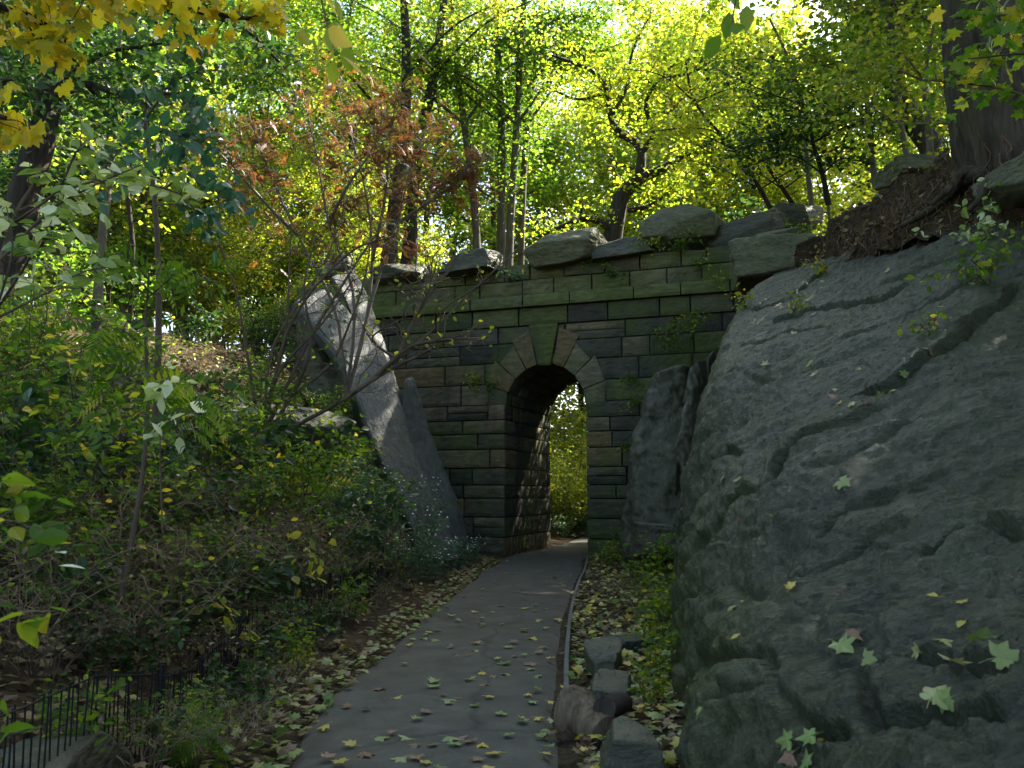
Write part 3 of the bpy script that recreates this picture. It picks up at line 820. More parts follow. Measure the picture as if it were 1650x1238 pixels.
# ------------------------------------------------------------ slabs and boulders
def slab(name, label, Ls, Rs, thick, mat, push=(0, 1, 0), seed=1, cat="rock", rough=.05, n=120, ex=9, group=None):
    m_s = 84
    """a leaning slab lofted between a left and a right edge, thick along push"""
    L_ = smooth_path([at(*p) for p in Ls], n); R_ = smooth_path([at(*p) for p in Rs], n)
    th = np.linspace(0, 2 * np.pi, m_s, endpoint=False)
    ca, sa = np.cos(th), np.sin(th)
    sx = np.sign(ca) * np.abs(ca) ** (2 / ex); sy = np.sign(sa) * np.abs(sa) ** (2 / ex)
    C = (L_ + R_) / 2; Hw = (R_ - L_) / 2
    T = np.asarray(push, float) * thick / 2
    e = np.linspace(0, 1, n); sc = np.clip(np.minimum(e, 1 - e) * n / 5 + .72, 0, 1)[:, None, None]
    V = (C + T)[:, None] + sc * (Hw[:, None] * sx[None, :, None] + T * sy[None, :, None])
    v = V.reshape(-1, 3)
    cen = np.repeat(C + T, m_s, axis=0)
    nn = unit(v - cen)
    v = v + nn * (rough * fbm(v * np.array((2.2, 2.2, 1.2)), 4, seed) + rough * .4 * fbm(v * 7, 3, seed + 3) + rough * .9 * (1 - 2 * np.abs(fbm(v * np.array((1.6, 1.6, .7)), 3, seed + 7))) + rough * .35 * (1 - 2 * np.abs(fbm(v * np.array((5, 5, 2)), 3, seed + 8))) )[:, None]
    mb = MB()
    i = np.arange(n - 1)[:, None] * m_s; j = np.arange(m_s)[None]; k = (j + 1) % m_s
    f = np.stack([i + j, i + m_s + j, i + m_s + k, i + k], -1).reshape(-1, 4)
    mb.add(v, [f, np.arange(m_s)[None, ::-1], (np.arange(m_s) + (n - 1) * m_s)[None]])
    o = mb.build(name, mat, origin=C[-1])
    return tag(o, label, cat, group)

def boulder(name, label, box, Y_, mat, depth=None, seed=1, ex=3.2, rough=.09, tilt=0.0, cat="boulder", yaw=0.0, group=None):
    x0, y0, x1, y1 = box
    if Y_ is None:
        Y_ = ground_hit((x0 + x1) / 2, y1 - .22 * (y1 - y0))[1] + .1
    a, b = at(x0, y1, Y_), at(x1, y0, Y_)
    c = (a + b) / 2; h = (b - a) / 2
    depth = depth or h[0] * 1.2
    n = 40
    s = np.linspace(-1, 1, n); A, B = np.meshgrid(s, s); o1 = np.ones_like(A)
    mb = MB()
    rg = np.random.default_rng(seed + 100)
    PLN = np.vstack([np.eye(3), -np.eye(3)])
    PLN = unit(PLN + rg.normal(0, .13, PLN.shape))
    ch = unit(rg.normal(0, 1, (7, 3)))
    PLH = np.concatenate([np.ones(6), (np.abs(ch) ** (ex / (ex - 1))).sum(1) ** ((ex - 1) / ex) * rg.uniform(.8, .97, 7)])
    PLN = np.vstack([PLN, ch])
    i = np.arange(n - 1)[:, None] * n + np.arange(n - 1)[None]
    fq = np.stack([i, i + 1, i + n + 1, i + n], -1).reshape(-1, 4)
    for (X_, Y2, Z_, fl) in ((A, -o1, B, 0), (A, o1, B, 1), (-o1, A, B, 1), (o1, A, B, 0), (A, B, o1, 0), (A, B, -o1, 1)):
        v = np.stack([X_, Y2, Z_], -1).reshape(-1, 3)
        v = v * 1.0
        d0 = unit(v)
        pn = np.maximum(d0 @ PLN.T, 0) / PLH
        v = d0 / ((pn ** 40).sum(1) ** (1 / 40))[:, None]
        d = unit(v)
        q_ = v * (np.array((h[0], depth / 2, h[2]))) + seed * 7.3
        k_ = rough * (.55 * fbm(q_ * 1.6 / max(h[0], .3), 3, seed) + .5 * fbm(q_ * 5 / max(h[0], .3), 3, seed + 5) + .5 * fbm(q_ * np.array((1, 1, 5)) / max(h[0], .3), 3, seed + 9))
        v = v * (1 + k_)[:, None]
        v = v * np.array((h[0], depth / 2, h[2]))
        ct, s_t = math.cos(tilt), math.sin(tilt)
        v = np.stack([v[:, 0] * ct - v[:, 2] * s_t, v[:, 1], v[:, 0] * s_t + v[:, 2] * ct], -1)
        ct, s_t = math.cos(yaw), math.sin(yaw)
        v = np.stack([v[:, 0] * ct - v[:, 1] * s_t, v[:, 0] * s_t + v[:, 1] * ct, v[:, 2]], -1)
        mb.add(v + c, fq[:, ::-1] if fl else fq)
    o = mb.build(name, mat, origin=(c[0], c[1], a[2]))
    me = o.data
    import bmesh
    bm = bmesh.new(); bm.from_mesh(me); bmesh.ops.remove_doubles(bm, verts=bm.verts, dist=1e-4); bmesh.ops.recalc_face_normals(bm, faces=bm.faces); bm.to_mesh(me); bm.free()
    me.polygons.foreach_set('use_smooth', [True] * len(me.polygons))
    return tag(o, label, cat, group)

slab("leaning_slab", "long flat blue-grey slab leaning diagonally down to the foot of the bridge", [(472, 484, 18.6), (508, 530, 18.2), (538, 572, 17.9), (562, 618, 17.6), (586, 675, 17.2), (605, 720, 16.9), (645, 805, 16.5), (688, 905, 16)], [(522, 462, 18.9), (566, 506, 18.6), (608, 550, 18.3), (634, 606, 18), (650, 665, 17.7), (662, 715, 17.5), (698, 800, 17.1), (744, 900, 16.6)], .5, M['slab'], (-.3, .9, -.2), 3, rough=.03, ex=7)
slab("leaning_slab", "shorter blue-grey slab rising behind the long one", [(532, 446, 19.4), (550, 472, 19.2), (566, 505, 19), (588, 545, 18.8), (608, 590, 18.6), (626, 650, 18.4)], [(566, 434, 19.7), (594, 480, 19.6), (613, 536, 19.3), (628, 580, 19.1), (640, 620, 19), (654, 672, 18.8)], .45, M['slab'], (-.2, .9, .1), 5, rough=.03, ex=7)
slab("leaning_slab", "narrow pointed grey slab standing against the left bridge pier", [(652, 610, 18.4), (648, 690, 18.1), (672, 760, 17.9), (705, 830, 17.6), (730, 892, 17.4)], [(664, 606, 18.7), (690, 690, 18.6), (716, 760, 18.4), (740, 822, 18.2), (756, 880, 18)], .55, M['slab'], (-.1, .95, 0), 7, rough=.035)
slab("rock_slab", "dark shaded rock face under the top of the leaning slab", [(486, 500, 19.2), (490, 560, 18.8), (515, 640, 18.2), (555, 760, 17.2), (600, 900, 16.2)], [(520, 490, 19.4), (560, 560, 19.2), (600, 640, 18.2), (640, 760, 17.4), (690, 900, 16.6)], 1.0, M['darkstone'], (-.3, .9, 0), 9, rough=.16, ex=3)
slab("standing_rock", "tall upright brown rock between the right bridge pier and the whaleback rock", [(1052, 600, 16.9), (1030, 670, 16.7), (1018, 740, 16.5), (1011, 820, 16.3), (1013, 905, 16.2)], [(1100, 585, 17), (1105, 660, 16.7), (1108, 740, 16.4), (1108, 820, 16.1), (1108, 905, 16)], 1.8, M['tallrock'], (.25, .9, 0), 11, rough=.13, ex=3.2)
slab("rock_rib", "thin pale green vertical rock rib beside the whaleback rock", [(1104, 600, 14.0), (1094, 660, 13.7), (1090, 740, 13.4), (1087, 900, 12.9)], [(1140, 570, 14.4), (1128, 650, 13.9), (1124, 740, 13.5), (1122, 900, 13)], 1.6, M['tallrock'], (.5, .9, 0), 13, rough=.16, ex=2.6)
boulder("boulder", "low pale green step of rock at the foot of the tall brown rock", (1025, 845, 1100, 900), 15.4, M['tallrock'], 1.0, 21)
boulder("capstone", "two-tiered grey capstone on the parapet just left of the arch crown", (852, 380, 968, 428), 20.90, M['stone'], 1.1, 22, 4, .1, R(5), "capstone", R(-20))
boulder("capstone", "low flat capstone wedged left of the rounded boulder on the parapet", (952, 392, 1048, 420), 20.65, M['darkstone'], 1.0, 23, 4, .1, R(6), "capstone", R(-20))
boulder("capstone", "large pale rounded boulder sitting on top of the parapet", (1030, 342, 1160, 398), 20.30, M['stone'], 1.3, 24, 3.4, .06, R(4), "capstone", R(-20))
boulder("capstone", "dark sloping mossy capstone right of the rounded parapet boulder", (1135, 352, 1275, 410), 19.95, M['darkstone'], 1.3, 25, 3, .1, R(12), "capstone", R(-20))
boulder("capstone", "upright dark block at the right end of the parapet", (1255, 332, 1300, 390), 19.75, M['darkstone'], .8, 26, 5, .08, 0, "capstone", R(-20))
boulder("boulder", "big pale flat-topped block resting on the crest of the whaleback rock", (1184, 392, 1328, 462), 15.6, M['stone'], 1.6, 27, 4.2, .07, R(5), yaw=R(-10))
boulder("boulder", "small pale slab lying behind the flat-topped block", (1208, 380, 1278, 412), 16.6, M['stone'], 1.0, 28, 3.6, .08, R(4))
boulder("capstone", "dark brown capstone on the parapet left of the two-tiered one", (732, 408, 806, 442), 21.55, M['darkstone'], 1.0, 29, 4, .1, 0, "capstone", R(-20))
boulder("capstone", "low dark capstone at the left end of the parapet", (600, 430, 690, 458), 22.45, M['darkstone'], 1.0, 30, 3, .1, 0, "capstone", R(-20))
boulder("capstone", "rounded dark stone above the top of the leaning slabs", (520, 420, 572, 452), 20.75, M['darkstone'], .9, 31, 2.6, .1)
boulder("boulder", "long low grey rock ledge half buried in the left slope", (350, 655, 560, 730), None, M['tallrock'], 1.6, 32, 3, .12, R(-4))
boulder("boulder", "dark grey rock poking out of the left slope behind the shrubs", (70, 628, 170, 710), None, M['darkstone'], 1.2, 33, 3, .14)
boulder("boulder", "layered grey rock low on the left slope", (100, 690, 215, 790), None, M['slab'], 1.0, 34, 3.4, .14, R(-8))
boulder("boulder", "broad brown rock just behind the near end of the fence", (20, 1188, 150, 1275), None, M['darkstone'], 1.0, 35, 3, .1, R(3))
boulder("boulder", "small dark stone standing on the leafy verge", (945, 1038, 1000, 1108), None, M['darkstone'], .35, 37, 2.8, .14)
boulder("boulder", "flat bluish stone lying behind the small dark stone", (965, 1026, 1040, 1060), None, M['slab'], .5, 38, 3, .12)
boulder("boulder", "low rough grey stone in front of the small dark stone", (952, 1096, 1014, 1146), None, M['darkstone'], .5, 39, 3, .12, R(-8))
boulder("boulder", "pointed grey stone at the bottom of the verge beside the rock", (972, 1165, 1042, 1290), None, M['darkstone'], .5, 40, 2.6, .1, R(-15))
boulder("boulder", "big grey stone at the right edge beside the old trunk", (1612, 268, 1720, 322), 8.9, M['stone'], 1.2, 41, 3, .08, R(-4))
boulder("boulder", "grey stone on the skyline of the right bank", (1432, 262, 1500, 300), 13.5, M['stone'], 1.0, 42, 3, .1)

# ------------------------------------------------------------ leaves and growing things
def maple_template(lobes=5):
    ang, rad = [], []
    base = [(-90, .1), (-66, .4), (-44, .42), (-22, .66), (-8, .78), (2, .62), (14, .58), (26, .78), (36, .98), (46, .76), (58, .62), (66, .7), (76, .8), (90, 1.08)]
    pts = [(math.cos(R(a)) * r, math.sin(R(a)) * r) for a, r in base]
    pts = pts + [(-x, y) for x, y in pts[-2:0:-1]]
    p = np.array([(x * .62, y * .62 + .1) for x, y in pts])
    z = -.10 * (np.abs(p[:, 0]) ** 1.5) - .06 * (p[:, 1] - .1) ** 2
    v = np.vstack([np.c_[p, z], [(0, .12, .03)]])
    n = len(p)
    return v, [np.array([(i, (i + 1) % n, n) for i in range(n)])]
def pinnate_template(npair=6, wid=.3, sag=.35):
    V, F = [], []
    def leaflet(b, d):
        d = np.array(d); s = np.cross(d, (0, 0, 1.0)); s = s / max(np.linalg.norm(s), 1e-6)
        L_ = np.linalg.norm(d)
        k = len(V)
        V.extend([b, b + d * .5 + s * L_ * wid / 2, b + d, b + d * .5 - s * L_ * wid / 2]); F.append((k, k + 1, k + 2, k + 3))
    for i in range(npair):
        t = .15 + .8 * i / npair
        b = np.array((0, t, -sag * t * t))
        l = .34 * (1 - .35 * abs(t - .45))
        for s in (-1, 1):
            leaflet(b, (s * l * .8, l * .35, -l * .55))
    leaflet(np.array((0, .97, -sag)), (0, .25, -.2))
    return np.array(V), [np.array(F)]
TM = dict(
    far=(np.array([(0, 0, 0), (.34, .42, .05), (0, 1, -.05), (-.34, .42, .05)]), [np.array([(0, 1, 2, 3)])]),
    oval=(np.array([(0, 0, 0), (.2, .2, .04), (.3, .5, .05), (.15, .82, 0), (0, 1.02, -.08), (-.15, .82, 0), (-.3, .5, .05), (-.2, .2, .04), (0, .5, -.02)]),
          [np.array([(0, 1, 2, 8), (8, 2, 3, 4), (8, 4, 5, 6), (0, 8, 6, 7)])]),
    narrow=(np.array([(0, 0, 0), (.1, .4, .02), (0, 1, -.1), (-.1, .4, .02)]), [np.array([(0, 1, 2, 3)])]),
    maple=maple_template(), pinnate=pinnate_template(), pinnate_fine=pinnate_template(8, .26, .45),
)
def leaves(mb, pos, size, tm, rg, up=.8, droop=.25, spread=.8, tdir=None, cvar=1.0, cbase=0.0):
    pos = np.asarray(pos, float); n = len(pos)
    if n == 0: return
    tv, tf = TM[tm]
    t = rg.normal(0, 1, (n, 3)); t[:, 2] = t[:, 2] * .35 - droop
    if tdir is not None: t = unit(t) * .7 + tdir
    t = unit(t)
    nn = rg.normal(0, spread, (n, 3)) + np.array((0, 0, up))
    nn = unit(nn - (nn * t).sum(1, keepdims=True) * t)
    b = np.cross(t, nn)
    s = (size * rg.uniform(.65, 1.2, n))[:, None, None]
    v = pos[:, None] + s * (tv[None, :, 0:1] * b[:, None] + tv[None, :, 1:2] * t[:, None] + tv[None, :, 2:3] * nn[:, None])
    k = len(tv)
    c = np.repeat(np.clip(cbase + cvar * rg.beta(1.6, 2.0, n), 0, 1), k)
    off = np.arange(n) * k
    mb.add(v.reshape(-1, 3), [(f[None] + off[:, None, None]).reshape(-1, f.shape[1]) for f in tf], c)

def wob_path(p0, p1, n, amp, rg, sag=0.0):
    p0, p1 = np.asarray(p0, float), np.asarray(p1, float)
    t = np.linspace(0, 1, n)[:, None]
    d = np.linalg.norm(p1 - p0)
    w = rg.normal(0, 1, (4, 3)) * amp * d
    k = smooth_path(np.vstack([[0, 0, 0], w, [0, 0, 0]]), n)
    p = p0 * (1 - t) + p1 * t + k
    p[:, 2] += sag * d * 4 * (t * (1 - t))[:, 0]
    return p

def dress(wood, leafmb, path, rg, ntw, tlen, lpt, leaf, tm, t0=.25, rtw=.008, up=.8, droop=.25, spread=.8, gauss=.12, rise=.15, cvar=1, cbase=0, sides=3, follow=.5):
    """twigs along a limb and leaves along the twigs"""
    path = np.asarray(path); d = unit(np.gradient(path, axis=0))
    P = []
    for k in range(ntw):
        t = t0 + (1 - t0) * ((k + rg.random()) / ntw)
        x = t * (len(path) - 1); i = min(int(x), len(path) - 2); f = x - i
        b = path[i] * (1 - f) + path[i + 1] * f
        dr = rg.normal(0, 1, 3); dr[2] = dr[2] * .6 + rise
        dr = unit(unit(dr) + follow * d[i])
        L_ = tlen * rg.uniform(.55, 1.2) * (1.1 - .35 * t)
        tw = wob_path(b, b + dr * L_, 5, .06, rg, .04)
        if wood is not None: tube(wood, tw, np.linspace(rtw, rtw * .4, 5), sides, cap=False)
        m = max(1, int(lpt * rg.uniform(.6, 1.4)))
        u = rg.uniform(.15, 1.05, m) * 4
        ui = np.clip(u.astype(int), 0, 3); uf = (u - ui)[:, None]
        P.append(tw[ui] * (1 - uf) + tw[ui + 1] * uf + rg.normal(0, gauss, (m, 3)))
    if P and lpt > 0:
        leaves(leafmb, np.vstack(P), leaf, tm, rg, up, droop, spread, None, cvar, cbase)

def make_tree(name, label, cat, rg, H, r0, leafmat, bark, z_lo=.35, Rc=3.0, nl=8, nt=10, lpt=30, leaf=.13, tm='far', lean=(0, 0), rise=.35, tlen=1.2, loc=(0, 0, 0), group=None, gauss=.16, wob=.02, cvar=1, cbase=0, top=1.0, limb_sides=5, one_wood=False):
    root = thing(name, label, cat, (0, 0, 0), group)
    tp = wob_path((0, 0, -.4), (lean[0], lean[1], H), 14, wob, rg)
    rad = r0 * np.linspace(1, .22, 14); rad[0] *= 1.35; rad[1] *= 1.1
    tr, cr = MB(), MB()
    tube(tr, tp, rad, 9, rough=.18, seed=int(rg.integers(999)))
    for i in range(nl):
        u = (i + rg.random() * .8) / nl
        t = z_lo + (1 - z_lo) * u * .97
        x = t * 13; k = min(int(x), 12); b = tp[k] * (1 - (x - k)) + tp[k + 1] * (x - k)
        L_ = Rc * (math.sin(math.pi * (.22 + .62 * u)) ** .8) * rg.uniform(.75, 1.15) * (top if u > .7 else 1)
        az = i * 2.4 + rg.uniform(-.5, .5)
        e = b + np.array((math.cos(az) * L_, math.sin(az) * L_, L_ * (rise + .5 * u) * rg.uniform(.6, 1.3)))
        lp = wob_path(b, e, 9, .05, rg, .05)
        lm = tr if one_wood else MB()
        tube(lm, lp, np.linspace(max(rad[k] * .5, .018), .012, 9), limb_sides, cap=False)
        dress(lm, cr, lp, rg, nt, tlen, lpt, leaf, tm, gauss=gauss, cvar=cvar, cbase=cbase)
        if not one_wood: lm.build("limb", bark, root)
    tr.build("trunk", bark, root)
    cr.build("crown", leafmat, root, smooth=False)
    root.location = [float(x) for x in loc]
    return root

def make_shrub(name, label, cat, rg, base, H, spread, nst, leafmat, bark, nt=8, lpt=10, leaf=.07, tm='far', tlen=.5, rst=.012, t0=.2, rise=.3, gauss=.05, arch=0.0, group=None, cvar=1, cbase=0, droop=.25, up=.8, lsp=.8, bmode='stem', lean=(0, 0)):
    root = thing(name, label, cat, base, group)
    st, fo = MB(), MB()
    for i in range(nst):
        az = i * 2.4 + rg.uniform(-.6, .6); r = spread * math.sqrt((i + .5) / nst) * rg.uniform(.7, 1.2)
        b = np.asarray(base) + np.array((math.cos(az) * r * .2, math.sin(az) * r * .2, -.1))
        h = H * rg.uniform(.65, 1.05)
        e = np.asarray(base) + np.array((math.cos(az) * r + lean[0], math.sin(az) * r + lean[1], h))
        p = wob_path(b, e, 10, .05, rg, .05)
        if arch: p[:, 2] -= arch * h * np.linspace(0, 1, 10) ** 3
        tube(st, p, np.linspace(rst, rst * .35, 10), 5, cap=False)
        dress(st, fo, p, rg, nt, tlen, lpt, leaf, tm, t0, rst * .4, up, droop, lsp, gauss, rise, cvar, cbase)
    st.build("stem", bark, root)
    if fo.n: fo.build("foliage", leafmat, root, smooth=False)
    return root
gz = lambda x, y: float(ground_z(np.array([x]), np.array([y]))[0])
def base_at(px, Y_):
    x = at(px, 700, Y_)[0]
    return np.array((x, Y_, gz(x, Y_)))

# ---- prototypes of the trees beyond the bridge, then copies
rg = np.random.default_rng(11)
PROTO = []
def proto(kind, **kw):
    t = make_tree("tree", "tree", "tree", rg, **kw)
    return (kind, t, kw['H'])
FARG = "trees beyond the bridge"
specs = [
    ("tall green", dict(H=15, r0=.2, leafmat=M['l_green'], bark=M['bark'], z_lo=.3, Rc=3.6, nl=14, nt=18, lpt=62, leaf=.17, tlen=1.6, gauss=.26)),
    ("yellow-green", dict(H=12, r0=.16, leafmat=M['l_yg'], bark=M['bark'], z_lo=.2, Rc=3.6, nl=14, nt=18, lpt=56, leaf=.17, tlen=1.4, gauss=.26)),
    ("golden", dict(H=11, r0=.15, leafmat=M['l_yel'], bark=M['darkbark'], z_lo=.22, Rc=3.4, nl=13, nt=18, lpt=50, leaf=.17, tlen=1.4, gauss=.26)),
    ("light green", dict(H=9, r0=.1, leafmat=M['l_yg'], bark=M['bark'], z_lo=.12, Rc=2.8, nl=14, nt=16, lpt=52, leaf=.15, tlen=1.1, gauss=.22)),
    ("dark green", dict(H=13, r0=.2, leafmat=M['l_dark'], bark=M['darkbark'], z_lo=.2, Rc=3.8, nl=14, nt=18, lpt=66, leaf=.18, tlen=1.4, gauss=.26)),
]
PROTO = [proto(k, **kw) for k, kw in specs]
WHERE = [(90, "behind the dark leaning trunk"), (230, "above the sunny litter slope"), (380, "behind the russet sumac's left side"), (520, "above the leaning slabs"), (660, "behind the russet sumac's right side"),
         (790, "behind the cluster of slim trunks"), (900, "above the arch keystone"), (1010, "behind the crooked tree"), (1110, "above the rounded capstone"), (1220, "above the dark sloping capstone"),
         (1330, "above the flat-topped block"), (1450, "behind the earth bank"), (1590, "behind the old furrowed trunk"), (1800, "past the right edge of the old trunk")]
ROWN = ["standing nearest", "in the second row", "standing far back", "in the farthest row"]
used, usedlab = set(), set()
def place_tree(k, px, Y_, sc, rz, row=None):
    kind, src, H = PROTO[k]
    x = at(px, 400, Y_)[0]
    wl = min(WHERE, key=lambda w: abs(w[0] - px))[1]
    row = row if row is not None else (0 if Y_ < 28 else 1 if Y_ < 36 else 2 if Y_ < 46 else 3)
    lab = f"{kind} tree {wl}, {ROWN[row]}"
    n_ = 0
    while lab in usedlab:
        n_ += 1
        lab = f"{['taller', 'slighter', 'broader', 'leaning', 'smaller', 'thinner'][n_ - 1] if n_ < 7 else 'other'} {kind} tree {wl}, {ROWN[row]}"
    usedlab.add(lab)
    z = gz(x, Y_) - .1
    if k not in used:
        used.add(k); o = src
        o.location = (x, Y_, z); o.rotation_euler = (0, 0, rz); o.scale = (sc, sc, sc); o['label'] = lab; o['group'] = FARG
    else:
        o = dup(src, (x, Y_, z), rz, sc, lab, FARG)
    return o
FAR = [  # kind, px, Y, scale
    (4, 30, 24, .95), (4, 170, 27, 1.0), (0, 300, 30, 1.0), (4, -80, 20, 1.0), (1, 120, 36, 1.0), (3, 240, 25, .8), (3, 60, 31, .9), (1, 350, 40, 1.1), (0, 430, 34, 1.05), (1, 480, 29, .9),
    (3, 400, 25, .75), (0, 560, 32, 1.05), (1, 600, 41, 1.1), (3, 540, 27, .7), (0, 690, 36, 1.1), (1, 745, 46, 1.2), (0, 800, 40, 1.1), (1, 880, 47, 1.05), (3, 640, 31, .8),
    (2, 940, 46, 1.1), (1, 1050, 50, 1.2), (1, 990, 58, 1.3), (1, 860, 56, 1.3), (1, 1090, 46, 1.25), (1, 1140, 52, 1.4), (2, 1100, 57, 1.2), (3, 1150, 50, 1.5), (2, 1200, 52, 1.3), (1, 1260, 56, 1.3), (3, 1330, 46, 1.3), (1, 1400, 52, 1.3), (3, 1430, 36, 1.0),
    (1, 1500, 46, 1.2), (0, 1560, 34, 1.0), (4, 1680, 31, .9), (1, 1620, 46, 1.2), (3, 1590, 28, .8), (0, 20, 44, 1.1), (1, 220, 48, 1.3), (0, 500, 52, 1.3), (1, 1120, 60, 1.3),
]
for n_, (k, px, Y_, s_) in enumerate(FAR):
    place_tree(k, px, Y_, s_ * (1 + .5 * float(sstep(34, 50, Y_))), n_ * 1.7)

# ---- tall trees on the right bank and left hill whose crowns shade the hollow
rg = np.random.default_rng(23)
big = make_tree("canopy_tree", "tall spreading tree on the right bank, beyond the old furrowed trunk", "tree", rg, H=16, r0=.32, leafmat=M['l_green'], bark=M['bark'], z_lo=.42, Rc=6.2, nl=16, nt=24, lpt=60, leaf=.23, tlen=2.0, gauss=.36, group="tall trees shading the hollow")
big.location = (11.5, 12, gz(11.5, 12))
for (x, y, s_, rz, lab) in [(13.5, 19, 1.0, 1, "tall tree on the right bank level with the bridge"), (9.0, 5.5, .95, 2.2, "tall tree on the right bank nearest the camera"), (17, 13, 1.1, 3, "tall tree far up the right bank"),
                            (8.5, -2, 1.0, 4, "tall tree behind the camera on the right"), (16, 26, 1.05, 5, "tall tree on the right bank past the bridge"), (14, 5, 1.05, .5, "tall tree on the right bank behind the near one"),
                            (-8.5, 4.5, .95, 1.7, "tall tree on the left hill nearest the camera"), (-7, -5, 1, 2.7, "tall tree behind the camera on the left"), (-12, 13, 1.0, 3.6, "tall tree high on the left hill"), (9.5, 10.2, .85, 4.4, "shorter tall tree close to the old furrowed trunk"), (8.2, 16.5, .9, 5.4, "shorter tall tree on the bank between old trunk and bridge")]:
    dup(big, (x, y, gz(x, y) - .1), rz, s_, lab)

# ------------------------------------------------------------ particular trees
def poly_tree(name, label, cat, trunk, r0, r1, limbs, leafmat, bark, rg, nt=10, tlen=1.0, lpt=30, leaf=.13, tm='far', t0=.4, group=None, gauss=.14, rough=.15, sides=8, ltop=True, droop=.25, cvar=1, cbase=0, lt0=.2, up=.8, n=16, wall_tw=True):
    pts = [at(*p) for p in trunk]
    root = thing(name, label, cat, pts[0], group)
    tp = smooth_path(pts, n)
    tr, cr = MB(), MB()
    rad = np.linspace(r0, r1, n)
    tube(tr, tp, rad, sides, rough=rough, seed=int(rg.integers(999)))
    if ltop: dress(tr, cr, tp, rg, nt, tlen, lpt, leaf, tm, t0, max(.006, r1 * .25), up, droop, .8, gauss, .15, cvar, cbase)
    for L_ in limbs:
        lp, lr = L_[0], L_[1]
        lp = smooth_path([at(*p) for p in lp], 14)
        lm = MB()
        tube(lm, lp, np.linspace(lr, lr * .3, 14), 6, rough=rough, cap=False)
        if lpt: dress(lm, cr, lp, rg, L_[2] if len(L_) > 2 else nt, tlen, lpt, leaf, tm, lt0, max(.005, lr * .15), up, droop, .8, gauss, .15, cvar, cbase)
        lm.build("limb", bark, root)
    tr.build("trunk", bark, root)
    if cr.n: cr.build("crown", leafmat, root, smooth=False)
    return root

rg = np.random.default_rng(31)
# the old trunk on the right bank
oak = poly_tree("oak_tree", "old tree with thick furrowed trunk and burl, rooted on the bank above the rock", "tree",
    [(1640, 330, 9.9), (1618, 250, 9.9), (1596, 170, 9.9), (1578, 80, 9.9), (1570, -30, 9.9), (1560, -200, 10), (1540, -420, 10.4), (1500, -800, 11)], .56, .2,
    [([(1565, -150, 10), (1700, -420, 9), (1800, -600, 7.5)], .14, 20), ([(1560, -250, 10), (1400, -520, 11), (1250, -700, 12)], .14, 20), ([(1550, -350, 10.2), (1750, -600, 13), (1900, -700, 15)], .13, 20), ([(1530, -500, 10.6), (1500, -850, 14), (1480, -900, 16)], .11, 20)],
    M['l_green'], M['oakbark'], rg, nt=16, tlen=1.8, lpt=46, leaf=.2, t0=.75, gauss=.32, rough=.12, sides=90, n=150)
for o_ in oak.children:
    if o_.name.startswith('trunk'):
        me = o_.data; nv = len(me.vertices)
        co = np.empty(nv * 3, np.float32); me.vertices.foreach_get('co', co); co = co.reshape(-1, 3).astype(float)
        no = np.empty(nv * 3, np.float32); me.vertices.foreach_get('normal', no); no = no.reshape(-1, 3).astype(float)
        wv = fbm(co * 1.5, 2, 4)[:, None] * .3
        rdg = 1 - 2 * np.abs(fbm((co + wv) * np.array((7, 7, 1.1)), 3, 21))
        co2 = co + no * (.035 * rdg + .05 * fbm(co * np.array((2, 2, 1)), 2, 22))[:, None] * sstep(12, 6, co[:, 2])[:, None]
        me.vertices.foreach_set('co', co2.astype(np.float32).ravel()); me.update()
b_ = MB()
bc = at(1628, 158, 9.62)
u_, v_ = np.meshgrid(np.linspace(0, 2 * np.pi, 25), np.linspace(-1.5, 1.5, 15))
d_ = np.stack([np.cos(u_) * np.cos(v_), np.sin(u_) * np.cos(v_), np.sin(v_)], -1).reshape(-1, 3)
bv = bc + d_ * np.array((.3, .26, .24)) * (1 + .25 * fbm(d_ * 2, 3, 5))[:, None]
i = np.arange(14)[:, None] * 25 + np.arange(24)[None]
b_.add(bv, np.stack([i, i + 1, i + 26, i + 25], -1).reshape(-1, 4))
b_.build("burl", M['oakbark'], oak)
for k in range(80):
    px = rg.uniform(1350, 1620); py = 415 - (px - 1345) * .55 + rg.uniform(-25, 25); Y_ = 12.4 - (px - 1345) * .011
    a_ = at(px, py - rg.uniform(0, 40), Y_ - .05); e_ = a_ + np.array((rg.uniform(-.35, .15), -.25 + rg.uniform(-.1, .1), -rg.uniform(.3, .75)))
    m_ = MB(); tube(m_, wob_path(a_, e_, 7, .08, rg), np.linspace(rg.uniform(.004, .014), .002, 7), 4, cap=False); m_.build("root", M['root'], oak)
for (pa_, pb_) in (((1600, 270, 9.7), (1500, 330, 9.9)), ((1590, 280, 9.6), (1440, 370, 11.0)), ((1620, 290, 9.5), (1560, 340, 9.0))):
    m_ = MB(); tube(m_, wob_path(at(*pa_), at(*pb_), 9, .05, rg, .05), np.linspace(.09, .025, 9), 7, rough=.2); m_.build("root", M['oakbark'], oak)

# earth bank under it
tops = smooth_path([at(*p) for p in [(1290, 400, 14.4), (1345, 355, 13.2), (1400, 318, 12.4), (1455, 285, 11.6), (1515, 262, 10.8), (1570, 262, 10.0), (1640, 270, 9.3), (1760, 270, 8.6), (1950, 260, 8)]], 70)
bots = smooth_path([at(*p) for p in [(1290, 470, 14.2), (1330, 452, 12.9), (1390, 425, 12.0), (1450, 405, 11.1), (1520, 390, 10.2), (1580, 385, 9.4), (1660, 370, 8.6), (1780, 370, 7.9), (1960, 370, 7.3)]], 70)
t_ = np.linspace(0, 1, 26)[None, :, None]
sh = tops[:, None] * (1 - t_) + bots[:, None] * t_
sh[..., 1] += (.35 * np.sin(np.pi * t_[..., 0]) ** 1.0) * 1.0 - .15
back_ = tops[:, None] + np.array((1.8, 2.2, .15)) * np.linspace(1, 0, 8)[None, :-1, None]
sh = np.concatenate([back_, sh], 1)
